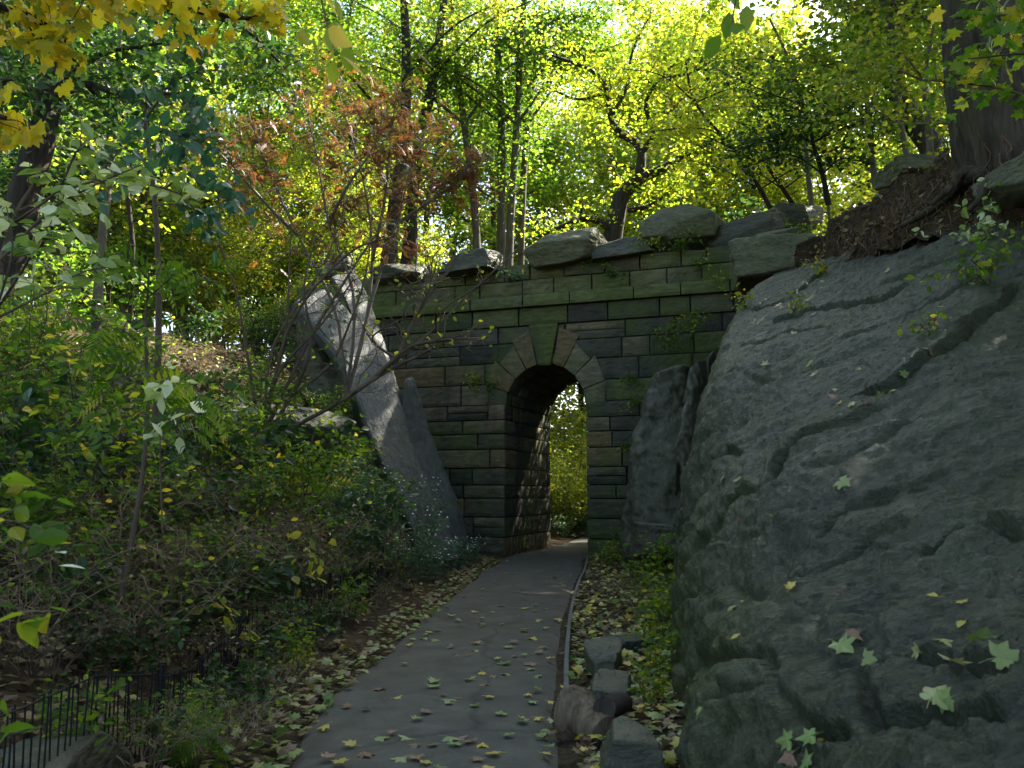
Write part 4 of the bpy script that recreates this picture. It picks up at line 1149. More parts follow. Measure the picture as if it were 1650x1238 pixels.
v = sh.reshape(-1, 3)
v = v + np.stack([fbm(v * 1.6, 4, 1), fbm(v * 1.6, 4, 2), fbm(v * 2.2, 4, 3)], -1) * .22
mb = MB(); n_c = sh.shape[1]
i = np.arange(69)[:, None] * n_c + np.arange(n_c - 1)[None]
mb.add(v, np.stack([i, i + n_c, i + n_c + 1, i + 1], -1).reshape(-1, 4))
bankpts = v[rg.integers(0, len(v), 1400)]
bl_ = MB(); leaves(bl_, bankpts[:1100] + np.array((0, -.03, .05)), .1, 'far', rg, 1.2, .3, .6)
tag(bl_.build("bank_litter", M['litter'], smooth=False), "brown dead leaves caught on the earth bank under the old trunk", "leaf litter", kind='stuff')
bl_ = MB()
for q_ in bankpts[1100:]:
    tube(bl_, wob_path(q_, q_ + np.array((rg.normal(0, .15), -.2 + rg.normal(0, .1), -rg.uniform(-.1, .4))), 5, .1, rg), [.004, .004, .003, .002, .001], 3, cap=False)
tag(bl_.build("dry_grass", M['drytwig'], smooth=False), "dry grass and fine rootlets hanging from the earth bank", "dry grass", kind='stuff')
tag(mb.build("earth_bank", M['ground']), "eroded brown earth bank full of roots above the whaleback rock", "bank", kind='structure')

# overhead maple with golden leaves, trunk outside the picture on the left
poly_tree("maple_tree", "golden-leaved maple whose lowest boughs hang across the top left corner", "tree", [(-620, 900, 4.6), (-560, 500, 4.8), (-480, 100, 5.0), (-440, -300, 5.2), (-420, -700, 5.6)], .16, .06,
    [([(-500, 60, 5), (-250, -40, 5.1), (0, 10, 5.3), (110, 60, 5.4)], .05, 18), ([(-470, -60, 5.0), (-150, -110, 5.4), (150, -40, 5.6), (310, 15, 5.8), (440, 35, 5.9)], .05, 24), ([(-470, -100, 5.1), (-100, -160, 6.2), (200, -120, 6.4), (350, -60, 6.5)], .045, 20),
     ([(-500, 40, 4.9), (-250, 80, 4.8), (-60, 170, 4.8), (10, 190, 4.8)], .035, 8), ([(-470, -50, 5.0), (-200, -80, 4.9), (60, -30, 5), (220, -20, 5.1)], .04, 16), ([(-450, -250, 5.2), (-100, -420, 6), (300, -450, 7)], .05, 18)],
    M['l_gold'], M['darkbark'], rg, nt=14, tlen=.38, lpt=11, leaf=.115, tm='maple', t0=.6, gauss=.06, droop=.9, lt0=.45, up=.3, cbase=.05, cvar=.95)
# dark leaning tree at the left edge
poly_tree("tree", "dark leaning trunk at the left edge under heavy green foliage", "tree", [(-10, 470, 10.5), (25, 370, 10.5), (52, 270, 10.5), (78, 170, 10.6), (100, 50, 10.8), (110, -120, 11), (130, -420, 11)], .25, .1,
    [([(85, 150, 10.6), (160, 90, 10.4), (260, 70, 10)], .05, 16), ([(90, 110, 10.7), (190, 150, 9.8), (300, 150, 9.2)], .05, 16), ([(95, 80, 10.8), (0, 60, 10), (-100, 40, 9.5)], .05, 14), ([(80, 160, 10.6), (20, 130, 9.5), (-40, 140, 8.8)], .04, 14),
     ([(100, 30, 10.8), (220, 0, 11.5), (380, 40, 12), (460, 110, 12)], .06, 22), ([(105, -20, 10.9), (250, -60, 12), (420, -40, 13)], .06, 20), ([(95, 90, 10.8), (200, 190, 11.4), (330, 230, 11.8)], .04, 16)],
    M['l_dark'], M['darkbark'], rg, nt=14, tlen=1.0, lpt=34, leaf=.13, t0=.5, gauss=.2)
poly_tree("sapling", "slim straight sapling trunk standing on the sunny litter slope", "tree", [(152, 575, 12.5), (158, 470, 12.5), (166, 370, 12.5), (178, 270, 12.6), (188, 150, 12.7), (196, 20, 12.8), (200, -120, 13)], .085, .03,
    [([(175, 290, 12.6), (240, 230, 12.3), (320, 200, 12)], .02, 12), ([(180, 240, 12.6), (110, 200, 12.2), (40, 190, 12)], .02, 12), ([(186, 170, 12.7), (260, 110, 13), (330, 90, 13)], .02, 12)],
    M['l_green'], M['greytwig'], rg, nt=12, tlen=.8, lpt=22, leaf=.12, t0=.5)
poly_tree("sapling", "thin dark sapling just left of the sumac on the slope", "tree", [(210, 520, 14), (214, 400, 14), (205, 300, 14), (212, 200, 14), (205, 80, 14)], .05, .02,
    [([(206, 300, 14), (270, 270, 14), (330, 275, 13.6)], .015, 10), ([(210, 250, 14), (150, 230, 14), (90, 240, 13.6)], .015, 10)], M['l_yg'], M['darkbark'], rg, nt=12, tlen=.8, lpt=20, leaf=.11, t0=.3)
# cluster of slim trunks beyond the bridge
for lab, tr_, r_ in (("leftmost of the four slim grey trunks behind the bridge, bending left", [(772, 470, 28), (764, 330, 28), (748, 200, 28), (738, 120, 28), (728, 0, 28), (720, -150, 28)], .14),
                ("straight second trunk of the four slim grey trunks behind the bridge", [(806, 470, 29), (808, 330, 29), (808, 200, 29), (802, 80, 29), (800, -60, 29), (800, -200, 29)], .16),
                ("third of the four slim grey trunks behind the bridge, leaning right", [(818, 470, 28.5), (824, 330, 28.5), (833, 200, 28.5), (838, 90, 28.5), (848, -60, 28.5), (855, -200, 28.5)], .15),
                ("rightmost of the four slim grey trunks behind the bridge", [(838, 470, 29.5), (843, 300, 29.5), (850, 200, 29.5), (864, 90, 29.5), (880, -40, 29.5), (890, -180, 29.5)], .13)):
    P_ = tr_
    poly_tree("tree", lab, "tree", P_, r_, r_ * .5, [([P_[2], (P_[2][0] - 90, P_[2][1] - 70, 27.5), (P_[2][0] - 190, P_[2][1] - 110, 27)], .06, 12), ([P_[2], (P_[2][0] + 70, P_[2][1] - 90, 28.5), (P_[2][0] + 150, P_[2][1] - 130, 28)], .06, 12), ([P_[3], (P_[3][0] - 100, P_[3][1] - 80, 30), (P_[3][0] - 170, P_[3][1] - 120, 30)], .06, 12), ([P_[3], (P_[3][0] + 60, P_[3][1] - 60, 29), (P_[3][0] + 120, P_[3][1] - 60, 29)], .06, 12)],
              M['l_green'], M['bark'], rg, nt=26, tlen=1.5, lpt=56, leaf=.16, t0=.2, gauss=.28)
for lab, P_ in (("thick brown trunk just above the left end of the parapet", [(622, 470, 26), (628, 400, 26), (638, 320, 26), (650, 230, 26), (655, 120, 26), (650, -40, 26)]),
                ("second brown trunk, right beside the thick one at the left end of the parapet", [(656, 470, 27), (660, 400, 27), (664, 320, 27), (676, 220, 27), (700, 120, 27), (720, -40, 27)])):
    poly_tree("tree", lab, "tree", P_, .27, .12, [([P_[3], (P_[3][0] - 80, 130, 26), (P_[3][0] - 150, 80, 26)], .06, 12), ([P_[4], (P_[4][0] + 80, 40, 26), (P_[4][0] + 160, 0, 26)], .06, 12)], M['l_yg'], M['darkbark'], rg, nt=22, tlen=1.4, lpt=50, leaf=.15, t0=.3, gauss=.28)
# the crooked tree above the arch
poly_tree("tree", "crooked dark tree with snaking limbs above the arch, sparse yellowing leaves", "tree", [(985, 400, 24.5), (992, 355, 24.5), (1004, 315, 24.5), (1028, 290, 24.4)], .3, .2,
    [([(1024, 292, 24.4), (1075, 268, 24.2), (1110, 245, 24), (1190, 205, 23.8), (1240, 150, 23.5)], .16, 22), ([(1028, 290, 24.4), (1034, 240, 24.5), (1000, 215, 24.6), (984, 190, 24.7), (976, 140, 24.9), (950, 112, 25), (890, 90, 25.2)], .15, 26), ([(1032, 250, 24.5), (1052, 215, 24.3), (1040, 170, 24.2), (1060, 130, 24), (1100, 90, 24)], .1, 22),
     ([(984, 190, 24.7), (1010, 140, 24.8), (1020, 80, 25), (1050, 20, 25)], .08, 22), ([(990, 372, 24.4), (950, 352, 24.2), (905, 365, 24), (860, 385, 23.8)], .13, 12), ([(1012, 340, 24.4), (1050, 330, 24.2), (1085, 305, 24)], .09, 8), ([(976, 150, 24.9), (930, 160, 25), (880, 140, 25.3)], .06, 18), ([(1060, 130, 24), (1130, 110, 24), (1190, 60, 24.2)], .06, 20)],
    M['l_yel'], M['darkbark'], rg, nt=10, tlen=1.2, lpt=36, leaf=.13, t0=.6, gauss=.2, lt0=.25)
# leaning saplings over the right end of the parapet
for lab, P_, mt in (("thin sapling leaning left over the dark sloping capstone", [(1248, 350, 21), (1225, 305, 21), (1180, 240, 21), (1120, 165, 21), (1105, 100, 21)], 'l_yel'),
                ("dark slender sapling leaning left behind the upright end block", [(1282, 335, 21.5), (1262, 305, 21.5), (1228, 250, 21.5), (1215, 170, 21.5), (1180, 100, 21.5)], 'l_yel'),
                ("forked sapling rising behind the earth bank's left end", [(1308, 330, 19), (1300, 260, 19), (1296, 180, 19), (1272, 100, 19), (1240, 30, 19)], 'l_green'),
                ("leafy dark green sapling left of the earth bank", [(1335, 330, 17.5), (1325, 280, 17.5), (1310, 230, 17.5), (1300, 170, 17.5)], 'l_dark'),
                ("slender sapling on the skyline of the right bank", [(1410, 300, 17), (1402, 220, 17), (1396, 130, 17), (1400, 20, 17)], 'l_green'),
                ("pair-stemmed sapling between the skyline stone and the old trunk", [(1465, 270, 16), (1452, 200, 16), (1440, 120, 16), (1445, 20, 16)], 'l_yg'),
                ("short sapling close to the left side of the old trunk", [(1500, 265, 13.5), (1496, 200, 13.5), (1490, 130, 13.5), (1505, 40, 13.5)], 'l_yg')):
    L_ = []
    for k in (1, 2, 2, 3):
        b = P_[k]
        for s in (-1, 1):
            L_.append(([b, (b[0] + s * rg.uniform(40, 80), b[1] - rg.uniform(0, 50), b[2] - .4), (b[0] + s * rg.uniform(110, 170), b[1] - rg.uniform(-20, 70), b[2] - .6 + rg.uniform(-.5, .8))], .022, 12))
    poly_tree("sapling", lab, "tree", P_, .065, .025, L_, M[mt], M['darkbark'] if 'dark' in lab else M['greytwig'], rg, nt=12, tlen=.8, lpt=24, leaf=.12, t0=.25, gauss=.14)
# young maple off the right edge, its branches in front of the old trunk
poly_tree("maple_tree", "young green maple whose twigs cross in front of the old furrowed trunk", "tree", [(2150, 600, 5.6), (2050, 300, 5.8), (1950, 0, 6), (1900, -300, 6)], .06, .03,
    [([(2040, 280, 5.8), (1850, 150, 6), (1680, 90, 6.2), (1560, 95, 6.3)], .02, 12), ([(1960, 40, 6), (1800, -10, 6.1), (1660, 20, 6.2), (1540, 30, 6.4)], .02, 14), ([(2060, 330, 5.8), (1850, 240, 6.2), (1640, 150, 6.6), (1500, 130, 6.8)], .018, 12), ([(1940, -50, 6), (1700, -80, 6.2), (1500, -30, 6.5)], .02, 14), ([(2000, 150, 6), (1800, 60, 6.5), (1640, 60, 7), (1560, 150, 7)], .02, 10)],
    M['l_green'], M['twig'], rg, nt=10, tlen=.4, lpt=7, leaf=.12, tm='maple', t0=.6, gauss=.06, droop=.3, lt0=.4, cbase=.15)
# twigs hanging into the top of the picture
def hanging(label, pts, mat, n, leaf, tm='oval'):
    root = thing("hanging_twig", label, "twig", at(*pts[0]))
    p = smooth_path([at(*x) for x in pts], 10)
    st, fo = MB(), MB(); tube(st, p, np.linspace(.006, .002, 10), 5)
    q_ = p[rg.integers(4, 10, n)] + rg.normal(0, .035, (n, 3))
    leaves(fo, q_, leaf, tm, rg, .2, 1.3, .9, cbase=.25)
    st.build("stem", M['twig'], root); fo.build("foliage", mat, root)
hanging("bright green sprig hanging from the top edge left of centre", [(470, -260, 3.2), (500, -100, 3.1), (520, 10, 3.05), (540, 85, 3.0)], M['l_yg'], 11, .12)
hanging("dark green sprig hanging from the top edge right of centre", [(1230, -260, 3.4), (1200, -120, 3.3), (1185, 0, 3.25), (1176, 60, 3.2)], M['l_green'], 6, .1)

# ------------------------------------------------------------ sumac and bare shrubs on the left slope
def multi(name, label, cat, stems, r, leafmat, bark, nt, tlen, lpt, leaf, tm, t0, gauss=.08, droop=.5, cbase=0, cvar=1, up=.8, follow=.5):
    root = thing(name, label, cat, at(*stems[0][0]))
    fo = MB()
    for s in stems:
        p = smooth_path([at(*x) for x in s], 16)
        st = MB(); tube(st, p, np.linspace(r, r * .3, 16) * (1 if len(s) > 3 else .7), 6, rough=.1, cap=False)
        dress(st, fo, p, rg, nt, tlen, lpt, leaf, tm, t0, r * .28, up, droop, .7, gauss, .1, cvar, cbase, follow=follow)
        st.build("stem", bark, root)
    if fo.n: fo.build("foliage", leafmat, root, smooth=False)
    return root
multi("sumac_shrub", "russet-leaved sumac with several crooked stems, tallest shrub on the left slope", "shrub",
    [[(560, 640, 15), (590, 520, 15), (600, 400, 15), (585, 290, 15), (560, 200, 15), (540, 130, 15)], [(560, 640, 15), (600, 480, 15), (640, 360, 15), (660, 280, 15.2), (690, 200, 15.4)], [(560, 640, 15), (570, 480, 14.8), (530, 360, 14.6), (510, 250, 14.5), (490, 160, 14.4)],
     [(560, 640, 15), (540, 500, 14.5), (480, 380, 14.2), (430, 270, 14), (400, 180, 14)], [(600, 420, 15), (620, 320, 14.6), (630, 220, 14.5), (640, 140, 14.4)], [(480, 380, 14.2), (430, 330, 13.8), (370, 260, 13.6), (340, 200, 13.5)], [(640, 360, 15), (700, 320, 15), (740, 290, 15), (760, 260, 15)], [(530, 360, 14.6), (560, 300, 14.2), (600, 240, 14), (620, 180, 14)]],
    .035, M['l_red'], M['greytwig'], 28, .85, 6, .25, 'pinnate_fine', .35, .12, .25, follow=.4)
multi("bare_shrub", "nearly leafless shrub whose long branches reach across the bridge wall", "shrub",
    [[(440, 712, 13.4), (480, 685, 13.4), (560, 640, 13.5), (640, 580, 13.8), (700, 530, 14), (760, 470, 14.3), (830, 405, 14.6)], [(560, 640, 13.5), (620, 600, 13.6), (690, 565, 13.8), (705, 545, 13.9), (712, 500, 14), (790, 450, 14.3)], [(640, 580, 13.8), (665, 520, 13.9), (700, 465, 14), (728, 430, 14), (735, 400, 14)], [(600, 612, 13.6), (660, 560, 13.4), (720, 548, 13.4), (780, 545, 13.4)], [(665, 520, 13.9), (690, 470, 13.6), (695, 440, 13.6)],
     [(640, 580, 13.8), (600, 545, 13.6), (655, 510, 13.3)]],
    .038, M['l_yg'], M['twig'], 16, .8, .7, .1, 'oval', .25, .05)
multi("bare_shrub", "thicket of upright dark stems rising in front of the leaning slabs", "shrub",
    [[(418, 690, 13.2), (440, 620, 13.2), (460, 540, 13.3), (466, 440, 13.5), (470, 350, 13.7)], [(430, 690, 13.2), (500, 545, 13.3), (545, 470, 13.4), (590, 400, 13.6), (620, 360, 13.8)], [(440, 690, 13.2), (470, 640, 13.2), (530, 590, 13.2), (560, 530, 13.2), (590, 440, 13.2), (600, 340, 13.4)], [(425, 690, 13.2), (450, 600, 13), (520, 520, 12.8), (570, 450, 12.7)], [(418, 690, 13.2), (400, 580, 13), (380, 470, 12.8), (350, 380, 12.6)], [(428, 690, 13.2), (440, 560, 13.4), (520, 430, 13.8), (560, 320, 14)],
     [(470, 640, 13.2), (500, 560, 12.8), (490, 460, 12.6), (510, 380, 12.5)], [(425, 690, 13.2), (470, 520, 13), (560, 410, 13), (640, 380, 13)]],
    .034, M['l_green'], M['twig'], 13, .8, 2.2, .09, 'oval', .3, .06)
rg = np.random.default_rng(41)
# thin understorey poles and shrubs filling the left slope
ug = "leafy shrubs on the left slope"
def lab_at(px, py, text):
    h = ["at the far left edge", "left of the slim sapling", "by the slim sapling", "below the sumac's left side", "left of the leaning slabs", "below the leaning slabs", "at the foot of the bridge"][min(6, max(0, int(px / 105)))]
    v = "high up the slope" if py < 480 else "on the upper slope" if py < 570 else "halfway up the slope" if py < 700 else "on the lower slope" if py < 850 else "near the fence" if py < 1000 else "at the fence's near end"
    s = f"{text} {v}, {h}"
    base = s; k = 0
    while s in usedlab:
        k += 1; s = base.replace(text, text.split(' ', 1)[0] + [' slighter ', ' bigger ', ' ragged ', ' upright ', ' leaning ', ' spreading ', ' twiggy ', ' dense ', ' sparse ', ' lopsided '][(k - 1) % 10] + text.split(' ', 1)[1])
        if k > 10: break
    usedlab.add(s)
    return s
BP = {}
def shrub_proto(key, **kw):
    BP[key] = [make_shrub("shrub", "shrub", "shrub", rg, (0, 0, 0), **kw), False]
shrub_proto('bush', H=2.6, spread=1.3, nst=11, leafmat=M['l_yg'], bark=M['greytwig'], nt=12, lpt=16, leaf=.11, tm='far', tlen=.75, rst=.02, gauss=.12)
shrub_proto('greenbush', H=2.2, spread=1.2, nst=11, leafmat=M['l_green'], bark=M['twig'], nt=12, lpt=15, leaf=.1, tm='oval', tlen=.7, rst=.016, gauss=.1)
shrub_proto('darkbush', H=3.2, spread=1.5, nst=12, leafmat=M['l_dark'], bark=M['darkbark'], nt=13, lpt=17, leaf=.12, tm='far', tlen=.8, rst=.02, gauss=.13)
shrub_proto('weed', H=.75, spread=.55, nst=16, leafmat=M['l_dark'], bark=M['twig'], nt=7, lpt=4, leaf=.085, tm='oval', tlen=.27, rst=.005, gauss=.03)
shrub_proto('tealweed', H=.8, spread=.5, nst=18, leafmat=M['l_teal'], bark=M['twig'], nt=9, lpt=6, leaf=.06, tm='oval', tlen=.22, rst=.004, gauss=.03)
shrub_proto('broadweed', H=.9, spread=.6, nst=9, leafmat=M['l_dark'], bark=M['twig'], nt=6, lpt=3, leaf=.15, tm='oval', tlen=.25, rst=.007, gauss=.04)
shrub_proto('fern', H=.6, spread=.6, nst=12, leafmat=M['l_green'], bark=M['drytwig'], nt=5, lpt=1.5, leaf=.36, tm='pinnate', tlen=.2, rst=.005, gauss=.03)
shrub_proto('sapbush', H=1.7, spread=.9, nst=7, leafmat=M['l_green'], bark=M['twig'], nt=9, lpt=6, leaf=.125, tm='oval', tlen=.5, rst=.012, gauss=.06)
shrub_proto('gweed', H=.75, spread=.5, nst=12, leafmat=M['l_green'], bark=M['twig'], nt=6, lpt=4, leaf=.1, tm='oval', tlen=.27, rst=.005, gauss=.03, cbase=.1)
shrub_proto('bramble', H=1.0, spread=1.1, nst=20, leafmat=M['l_green'], bark=M['drytwig'], nt=8, lpt=1.5, leaf=.07, tm='oval', tlen=.5, rst=.007, gauss=.04, arch=.55)
shrub_proto('drybramble', H=.9, spread=1.0, nst=20, leafmat=M['litter'], bark=M['twig'], nt=9, lpt=1.6, leaf=.07, tm='oval', tlen=.5, rst=.006, gauss=.04, arch=.5)
NAMES = dict(bush=("shrub", "yellow-green shrub"), greenbush=("shrub", "green leafy shrub"), darkbush=("shrub", "dark green shrub"), weed=("weed", "low green weed clump"), broadweed=("weed", "dark broad-leaved weed clump"), sapbush=("shrub", "broad-leaved green shrub"), gweed=("weed", "bright green weed clump"), fern=("fern", "feathery fern clump"), tealweed=("weed", "bluish green weed clump"), bramble=("bramble", "arching bramble tangle"), drybramble=("bramble", "dry brown bramble tangle"))
def put(key, px, py, sc=1.0, Y_=None, label=None, name=None, group=None):
    p = ground_hit(px, py) if Y_ is None else base_at(px, Y_)
    src = BP[key][0]
    nm, tx = NAMES[key]
    lab = label or lab_at(px, py, tx)
    loc = (p[0], p[1], p[2] + .02); rz = rg.uniform(0, 6.28)
    if not BP[key][1]:
        BP[key][1] = True; o = src; o.location = loc; o.rotation_euler = (0, 0, rz); o.scale = (sc,) * 3; o['label'] = lab
    else:
        o = dup(src, loc, rz, sc, lab)
    o.name = nm
    if group: o['group'] = group
    elif 'group' in o: del o['group']
    o['category'] = nm
    return o
for px, py, k, s in [(480, 1085, 'gweed', .5), (440, 1120, 'bramble', .4), (520, 1045, 'broadweed', .5), (565, 1005, 'gweed', .6), (605, 975, 'bramble', .5), (640, 948, 'gweed', .6), (400, 1165, 'broadweed', .45), (360, 1215, 'bramble', .45), (455, 1060, 'weed', .6), (520, 1010, 'bramble', .5), (580, 960, 'broadweed', .6), (680, 925, 'tealweed', .6), (300, 1200, 'gweed', .45), (230, 1236, 'bramble', .4), (120, 1236, 'gweed', .5), (462, 545, 'darkbush', .55), (430, 600, 'darkbush', .5), (492, 600, 'greenbush', .5), (530, 700, 'greenbush', .45), (60, 900, 'sapbush', .7), (140, 830, 'sapbush', .8), (250, 900, 'sapbush', .6), (20, 740, 'sapbush', .9), (330, 810, 'sapbush', .75), (420, 740, 'sapbush', .8), (470, 860, 'sapbush', .7), (540, 820, 'sapbush', .7), (170, 580, 'sapbush', 1.0), (90, 540, 'sapbush', 1.1), (300, 540, 'sapbush', .9), (400, 900, 'sapbush', .6), (500, 760, 'gweed', 1.2), (570, 800, 'gweed', 1.2), (440, 820, 'gweed', 1.1), (360, 760, 'gweed', 1.1), (600, 860, 'gweed', 1.2), (120, 960, 'gweed', .8), (300, 950, 'gweed', .8), (180, 700, 'sapbush', .7), (-20, 470, 'bush', .8), (60, 452, 'bush', .8), (120, 445, 'greenbush', .9), (230, 448, 'bush', .8), (300, 442, 'bush', .7), (350, 452, 'bush', .85), (410, 450, 'greenbush', .9), (455, 470, 'bush', .7), (270, 470, 'greenbush', .6),
                     (-60, 540, 'darkbush', .8), (40, 610, 'greenbush', .5), (-10, 690, 'greenbush', .7), (330, 560, 'broadweed', 1), (400, 570, 'drybramble', 1.2), (250, 600, 'bramble', .9), (345, 610, 'drybramble', .9), (450, 580, 'broadweed', .9), (180, 610, 'broadweed', 1.2),
                     (40, 760, 'greenbush', .45), (130, 730, 'weed', 1.1), (20, 830, 'broadweed', 1.3), (90, 850, 'tealweed', 1.0), (200, 760, 'drybramble', 1.0), (270, 720, 'bramble', .9), (320, 760, 'broadweed', 1.2), (380, 740, 'bramble', .8), (430, 760, 'weed', 1.1), (480, 740, 'weed', .9), (520, 790, 'broadweed', 1.2), (560, 760, 'bramble', .7), (470, 830, 'fern', 1.2), (400, 830, 'broadweed', 1.2), (330, 850, 'bramble', .8), (250, 830, 'tealweed', 1.0), (180, 860, 'bramble', .8), (540, 860, 'tealweed', 1.2), (590, 850, 'weed', 1.3), (600, 900, 'broadweed', 1.2), (500, 900, 'bramble', .8), (430, 900, 'bramble', .8), (360, 920, 'drybramble', .9), (290, 930, 'bramble', .8), (220, 930, 'broadweed', .9), (120, 930, 'bramble', .7), (40, 920, 'greenbush', .35), (555, 930, 'weed', 1.0), (480, 960, 'drybramble', .7), (410, 980, 'broadweed', .8), (340, 990, 'weed', .8), (270, 1010, 'bramble', .7), (190, 1010, 'bramble', .8), (110, 1020, 'broadweed', .8), (30, 1030, 'bramble', .6), (360, 1060, 'bramble', .5), (300, 1090, 'drybramble', .55), (230, 1100, 'broadweed', .5), (420, 1030, 'bramble', .5), (150, 1090, 'weed', .5), (60, 1100, 'drybramble', .6), (250, 1230, 'broadweed', .35), (340, 1170, 'weed', .4), (420, 1100, 'broadweed', .45), (310, 1235, 'fern', .4), (150, 900, 'bramble', .9), (240, 880, 'drybramble', .9), (310, 900, 'broadweed', .9), (380, 870, 'weed', .9), (200, 970, 'bramble', .8), (260, 970, 'bramble', .9), (320, 960, 'bramble', .8), (130, 980, 'drybramble', .8), (60, 980, 'bramble', .8), (370, 1020, 'broadweed', .7), (300, 1040, 'weed', .7), (210, 1050, 'bramble', .7), (450, 1000, 'broadweed', .6), (500, 980, 'weed', .7), (530, 950, 'bramble', .7), (90, 790, 'drybramble', .9), (160, 820, 'broadweed', 1.0), (280, 790, 'broadweed', .9), (230, 660, 'weed', 1.0), (290, 660, 'drybramble', 1.0), (400, 650, 'bramble', 1.0), (140, 660, 'broadweed', 1.0), (350, 690, 'weed', 1.1), (450, 690, 'broadweed', 1.0)]:
    put(k, px, py, s)
# bushes on the skyline behind the bridge and beyond the arch
SK = "bushes along the skyline behind the parapet"
for n_, (px, Y_, k, s, lab) in enumerate([(500, 25, 'bush', 1.0, "yellow-green bush behind the top of the leaning slabs"), (570, 26, 'darkbush', .8, "dark bush behind the leaning slabs"), (640, 28, 'bush', 1.1, "yellow-green bush behind the left end of the parapet"), (710, 27, 'bush', 1.1, "bright bush left of the four slim trunks"), (770, 29, 'greenbush', 1.4, "green bush at the foot of the slim trunks"), (850, 28, 'bush', .9, "bright bush right of the slim trunks"), (905, 30, 'bush', .9, "bright bush behind the two-tiered capstone"),
        (1060, 27, 'bush', .8, "bright bush behind the rounded capstone's left"), (1120, 29, 'bush', 1.0, "bright bush behind the rounded capstone's right"), (1170, 28, 'bush', 1.0, "bright bush above the sloping capstone"), (1210, 26, 'greenbush', 1.3, "green bush above the sloping capstone's right end"), (1290, 21, 'greenbush', .9, "green bush behind the upright end block"), (1320, 18, 'greenbush', .8, "green bush at the left end of the earth bank"), (1380, 19, 'bush', .9, "yellow-green bush behind the earth bank's left half"), (1440, 19, 'bush', 1.0, "yellow-green bush behind the skyline stone"), (1490, 16, 'greenbush', .8, "green bush between skyline stone and old trunk"), (1530, 17, 'bush', 1.0, "yellow-green bush left behind the old trunk"), (1640, 14, 'darkbush', .8, "dark bush right behind the old trunk"), (1720, 12, 'greenbush', .9, "green bush right of the old trunk"), (1360, 13.5, 'weed', 1.0, "green weeds on the earth bank's left end")]):
    put(k, px, 400, s, Y_, lab)
TALL = [(-120, 22, 2.0), (-40, 27, 2.4), (40, 23, 1.7), (130, 29, 2.4), (190, 24, 1.7), (260, 31, 2.6), (320, 25, 1.8), (370, 33, 2.6), (430, 28, 2.0), (480, 36, 2.8), (540, 30, 2.2), (600, 38, 2.8), (650, 33, 2.2), (720, 40, 2.6), (770, 36, 2.2), (820, 44, 2.8),
        (1100, 48, 2.4), (1200, 56, 3.2), (1250, 50, 2.8), (1300, 52, 3.2), (1350, 30, 1.8), (1400, 40, 2.6), (1450, 28, 1.9), (1500, 33, 2.3), (1560, 24, 1.9), (1620, 30, 2.4), (1700, 22, 2.0), (400, 44, 3.0), (680, 50, 3.0)]
for n_, (px, Y_, s) in enumerate(TALL):
    wl = min(WHERE, key=lambda w: abs(w[0] - px))[1]
    tx = ['tall yellow-green thicket ', 'tall broad thicket '][n_ % 2] + wl + [", near", ", farther back", ", far back"][0 if Y_ < 31 else 1 if Y_ < 43 else 2]
    while tx in usedlab: tx = "second " + tx
    usedlab.add(tx)
    o = put('bush' if n_ % 4 else 'greenbush', px, 400, s, Y_, tx)
for n_, (x, y, k, s, lab) in enumerate([(2.2, 33, 'bush', 1.3, "sunlit bush in the middle of the view through the arch"), (3.4, 31.5, 'bush', 1.1, "sunlit bush on the right of the view through the arch"), (1.2, 30.5, 'greenbush', 1.0, "green bush on the left of the view through the arch"), (3.0, 36, 'bush', 1.7, "tall sunlit bush farther back in the view through the arch"), (1.3, 36.5, 'bush', 1.6, "tall yellow-green bush at the back left through the arch"), (2.4, 40, 'bush', 2.2, "tallest sunlit bush at the back through the arch"), (4.2, 40, 'bush', 2.2, "farthest right bush through the arch"), (5.2, 25.9, 'darkbush', 1.5, "tall dark bush outside the far end of the arch on its right"), (6.4, 27.6, 'darkbush', 1.6, "second dark bush, unseen, added farther right to shade the tunnel"), (1.55, 28.3, 'weed', 1.0, "weeds beside the path just beyond the arch"), (2.9, 29.5, 'weed', 1.2, "weeds at the path's bend beyond the arch"), (.9, 43, 'bush', 2.4, "farthest left bush through the arch"), (2.3, 30.6, 'weed', 1.4, "weeds in the middle beyond the arch"), (5.0, 27.2, 'bush', 1.35, "unseen bush added beyond the arch on its right to dapple the tunnel wall")]):  # both dark bushes and the last one: unseen, added to block sun into the tunnel
    o = put(k, 900, 700, s, 30, lab)
    o.location = (x, y, gz(x, y))

# ------------------------------------------------------------ near foliage on the left
rg = np.random.default_rng(53)
def P3(px, py, Y_): return at(px, py, Y_)
poly_tree("sapling", "glossy sapling, large leaves coloured pale as if sunlit, before the dark leaning trunk", "tree", [(-120, 1100, 5.2), (-60, 800, 5.3), (-20, 520, 5.4), (20, 360, 5.5), (60, 290, 5.5)], .03, .012,
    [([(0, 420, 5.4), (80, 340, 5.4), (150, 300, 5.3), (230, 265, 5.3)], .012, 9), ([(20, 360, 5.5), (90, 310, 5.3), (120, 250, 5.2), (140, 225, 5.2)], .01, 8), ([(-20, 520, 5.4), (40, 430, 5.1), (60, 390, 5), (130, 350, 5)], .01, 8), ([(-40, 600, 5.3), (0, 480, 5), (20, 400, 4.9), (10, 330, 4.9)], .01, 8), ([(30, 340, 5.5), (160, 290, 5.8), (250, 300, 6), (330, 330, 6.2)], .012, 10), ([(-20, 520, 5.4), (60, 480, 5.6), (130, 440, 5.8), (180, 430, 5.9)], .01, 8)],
    M['l_sunlit'], M['twig'], rg, nt=8, tlen=.28, lpt=4, leaf=.125, tm='oval', t0=.5, gauss=.03, droop=.35, lt0=.25, up=.9)
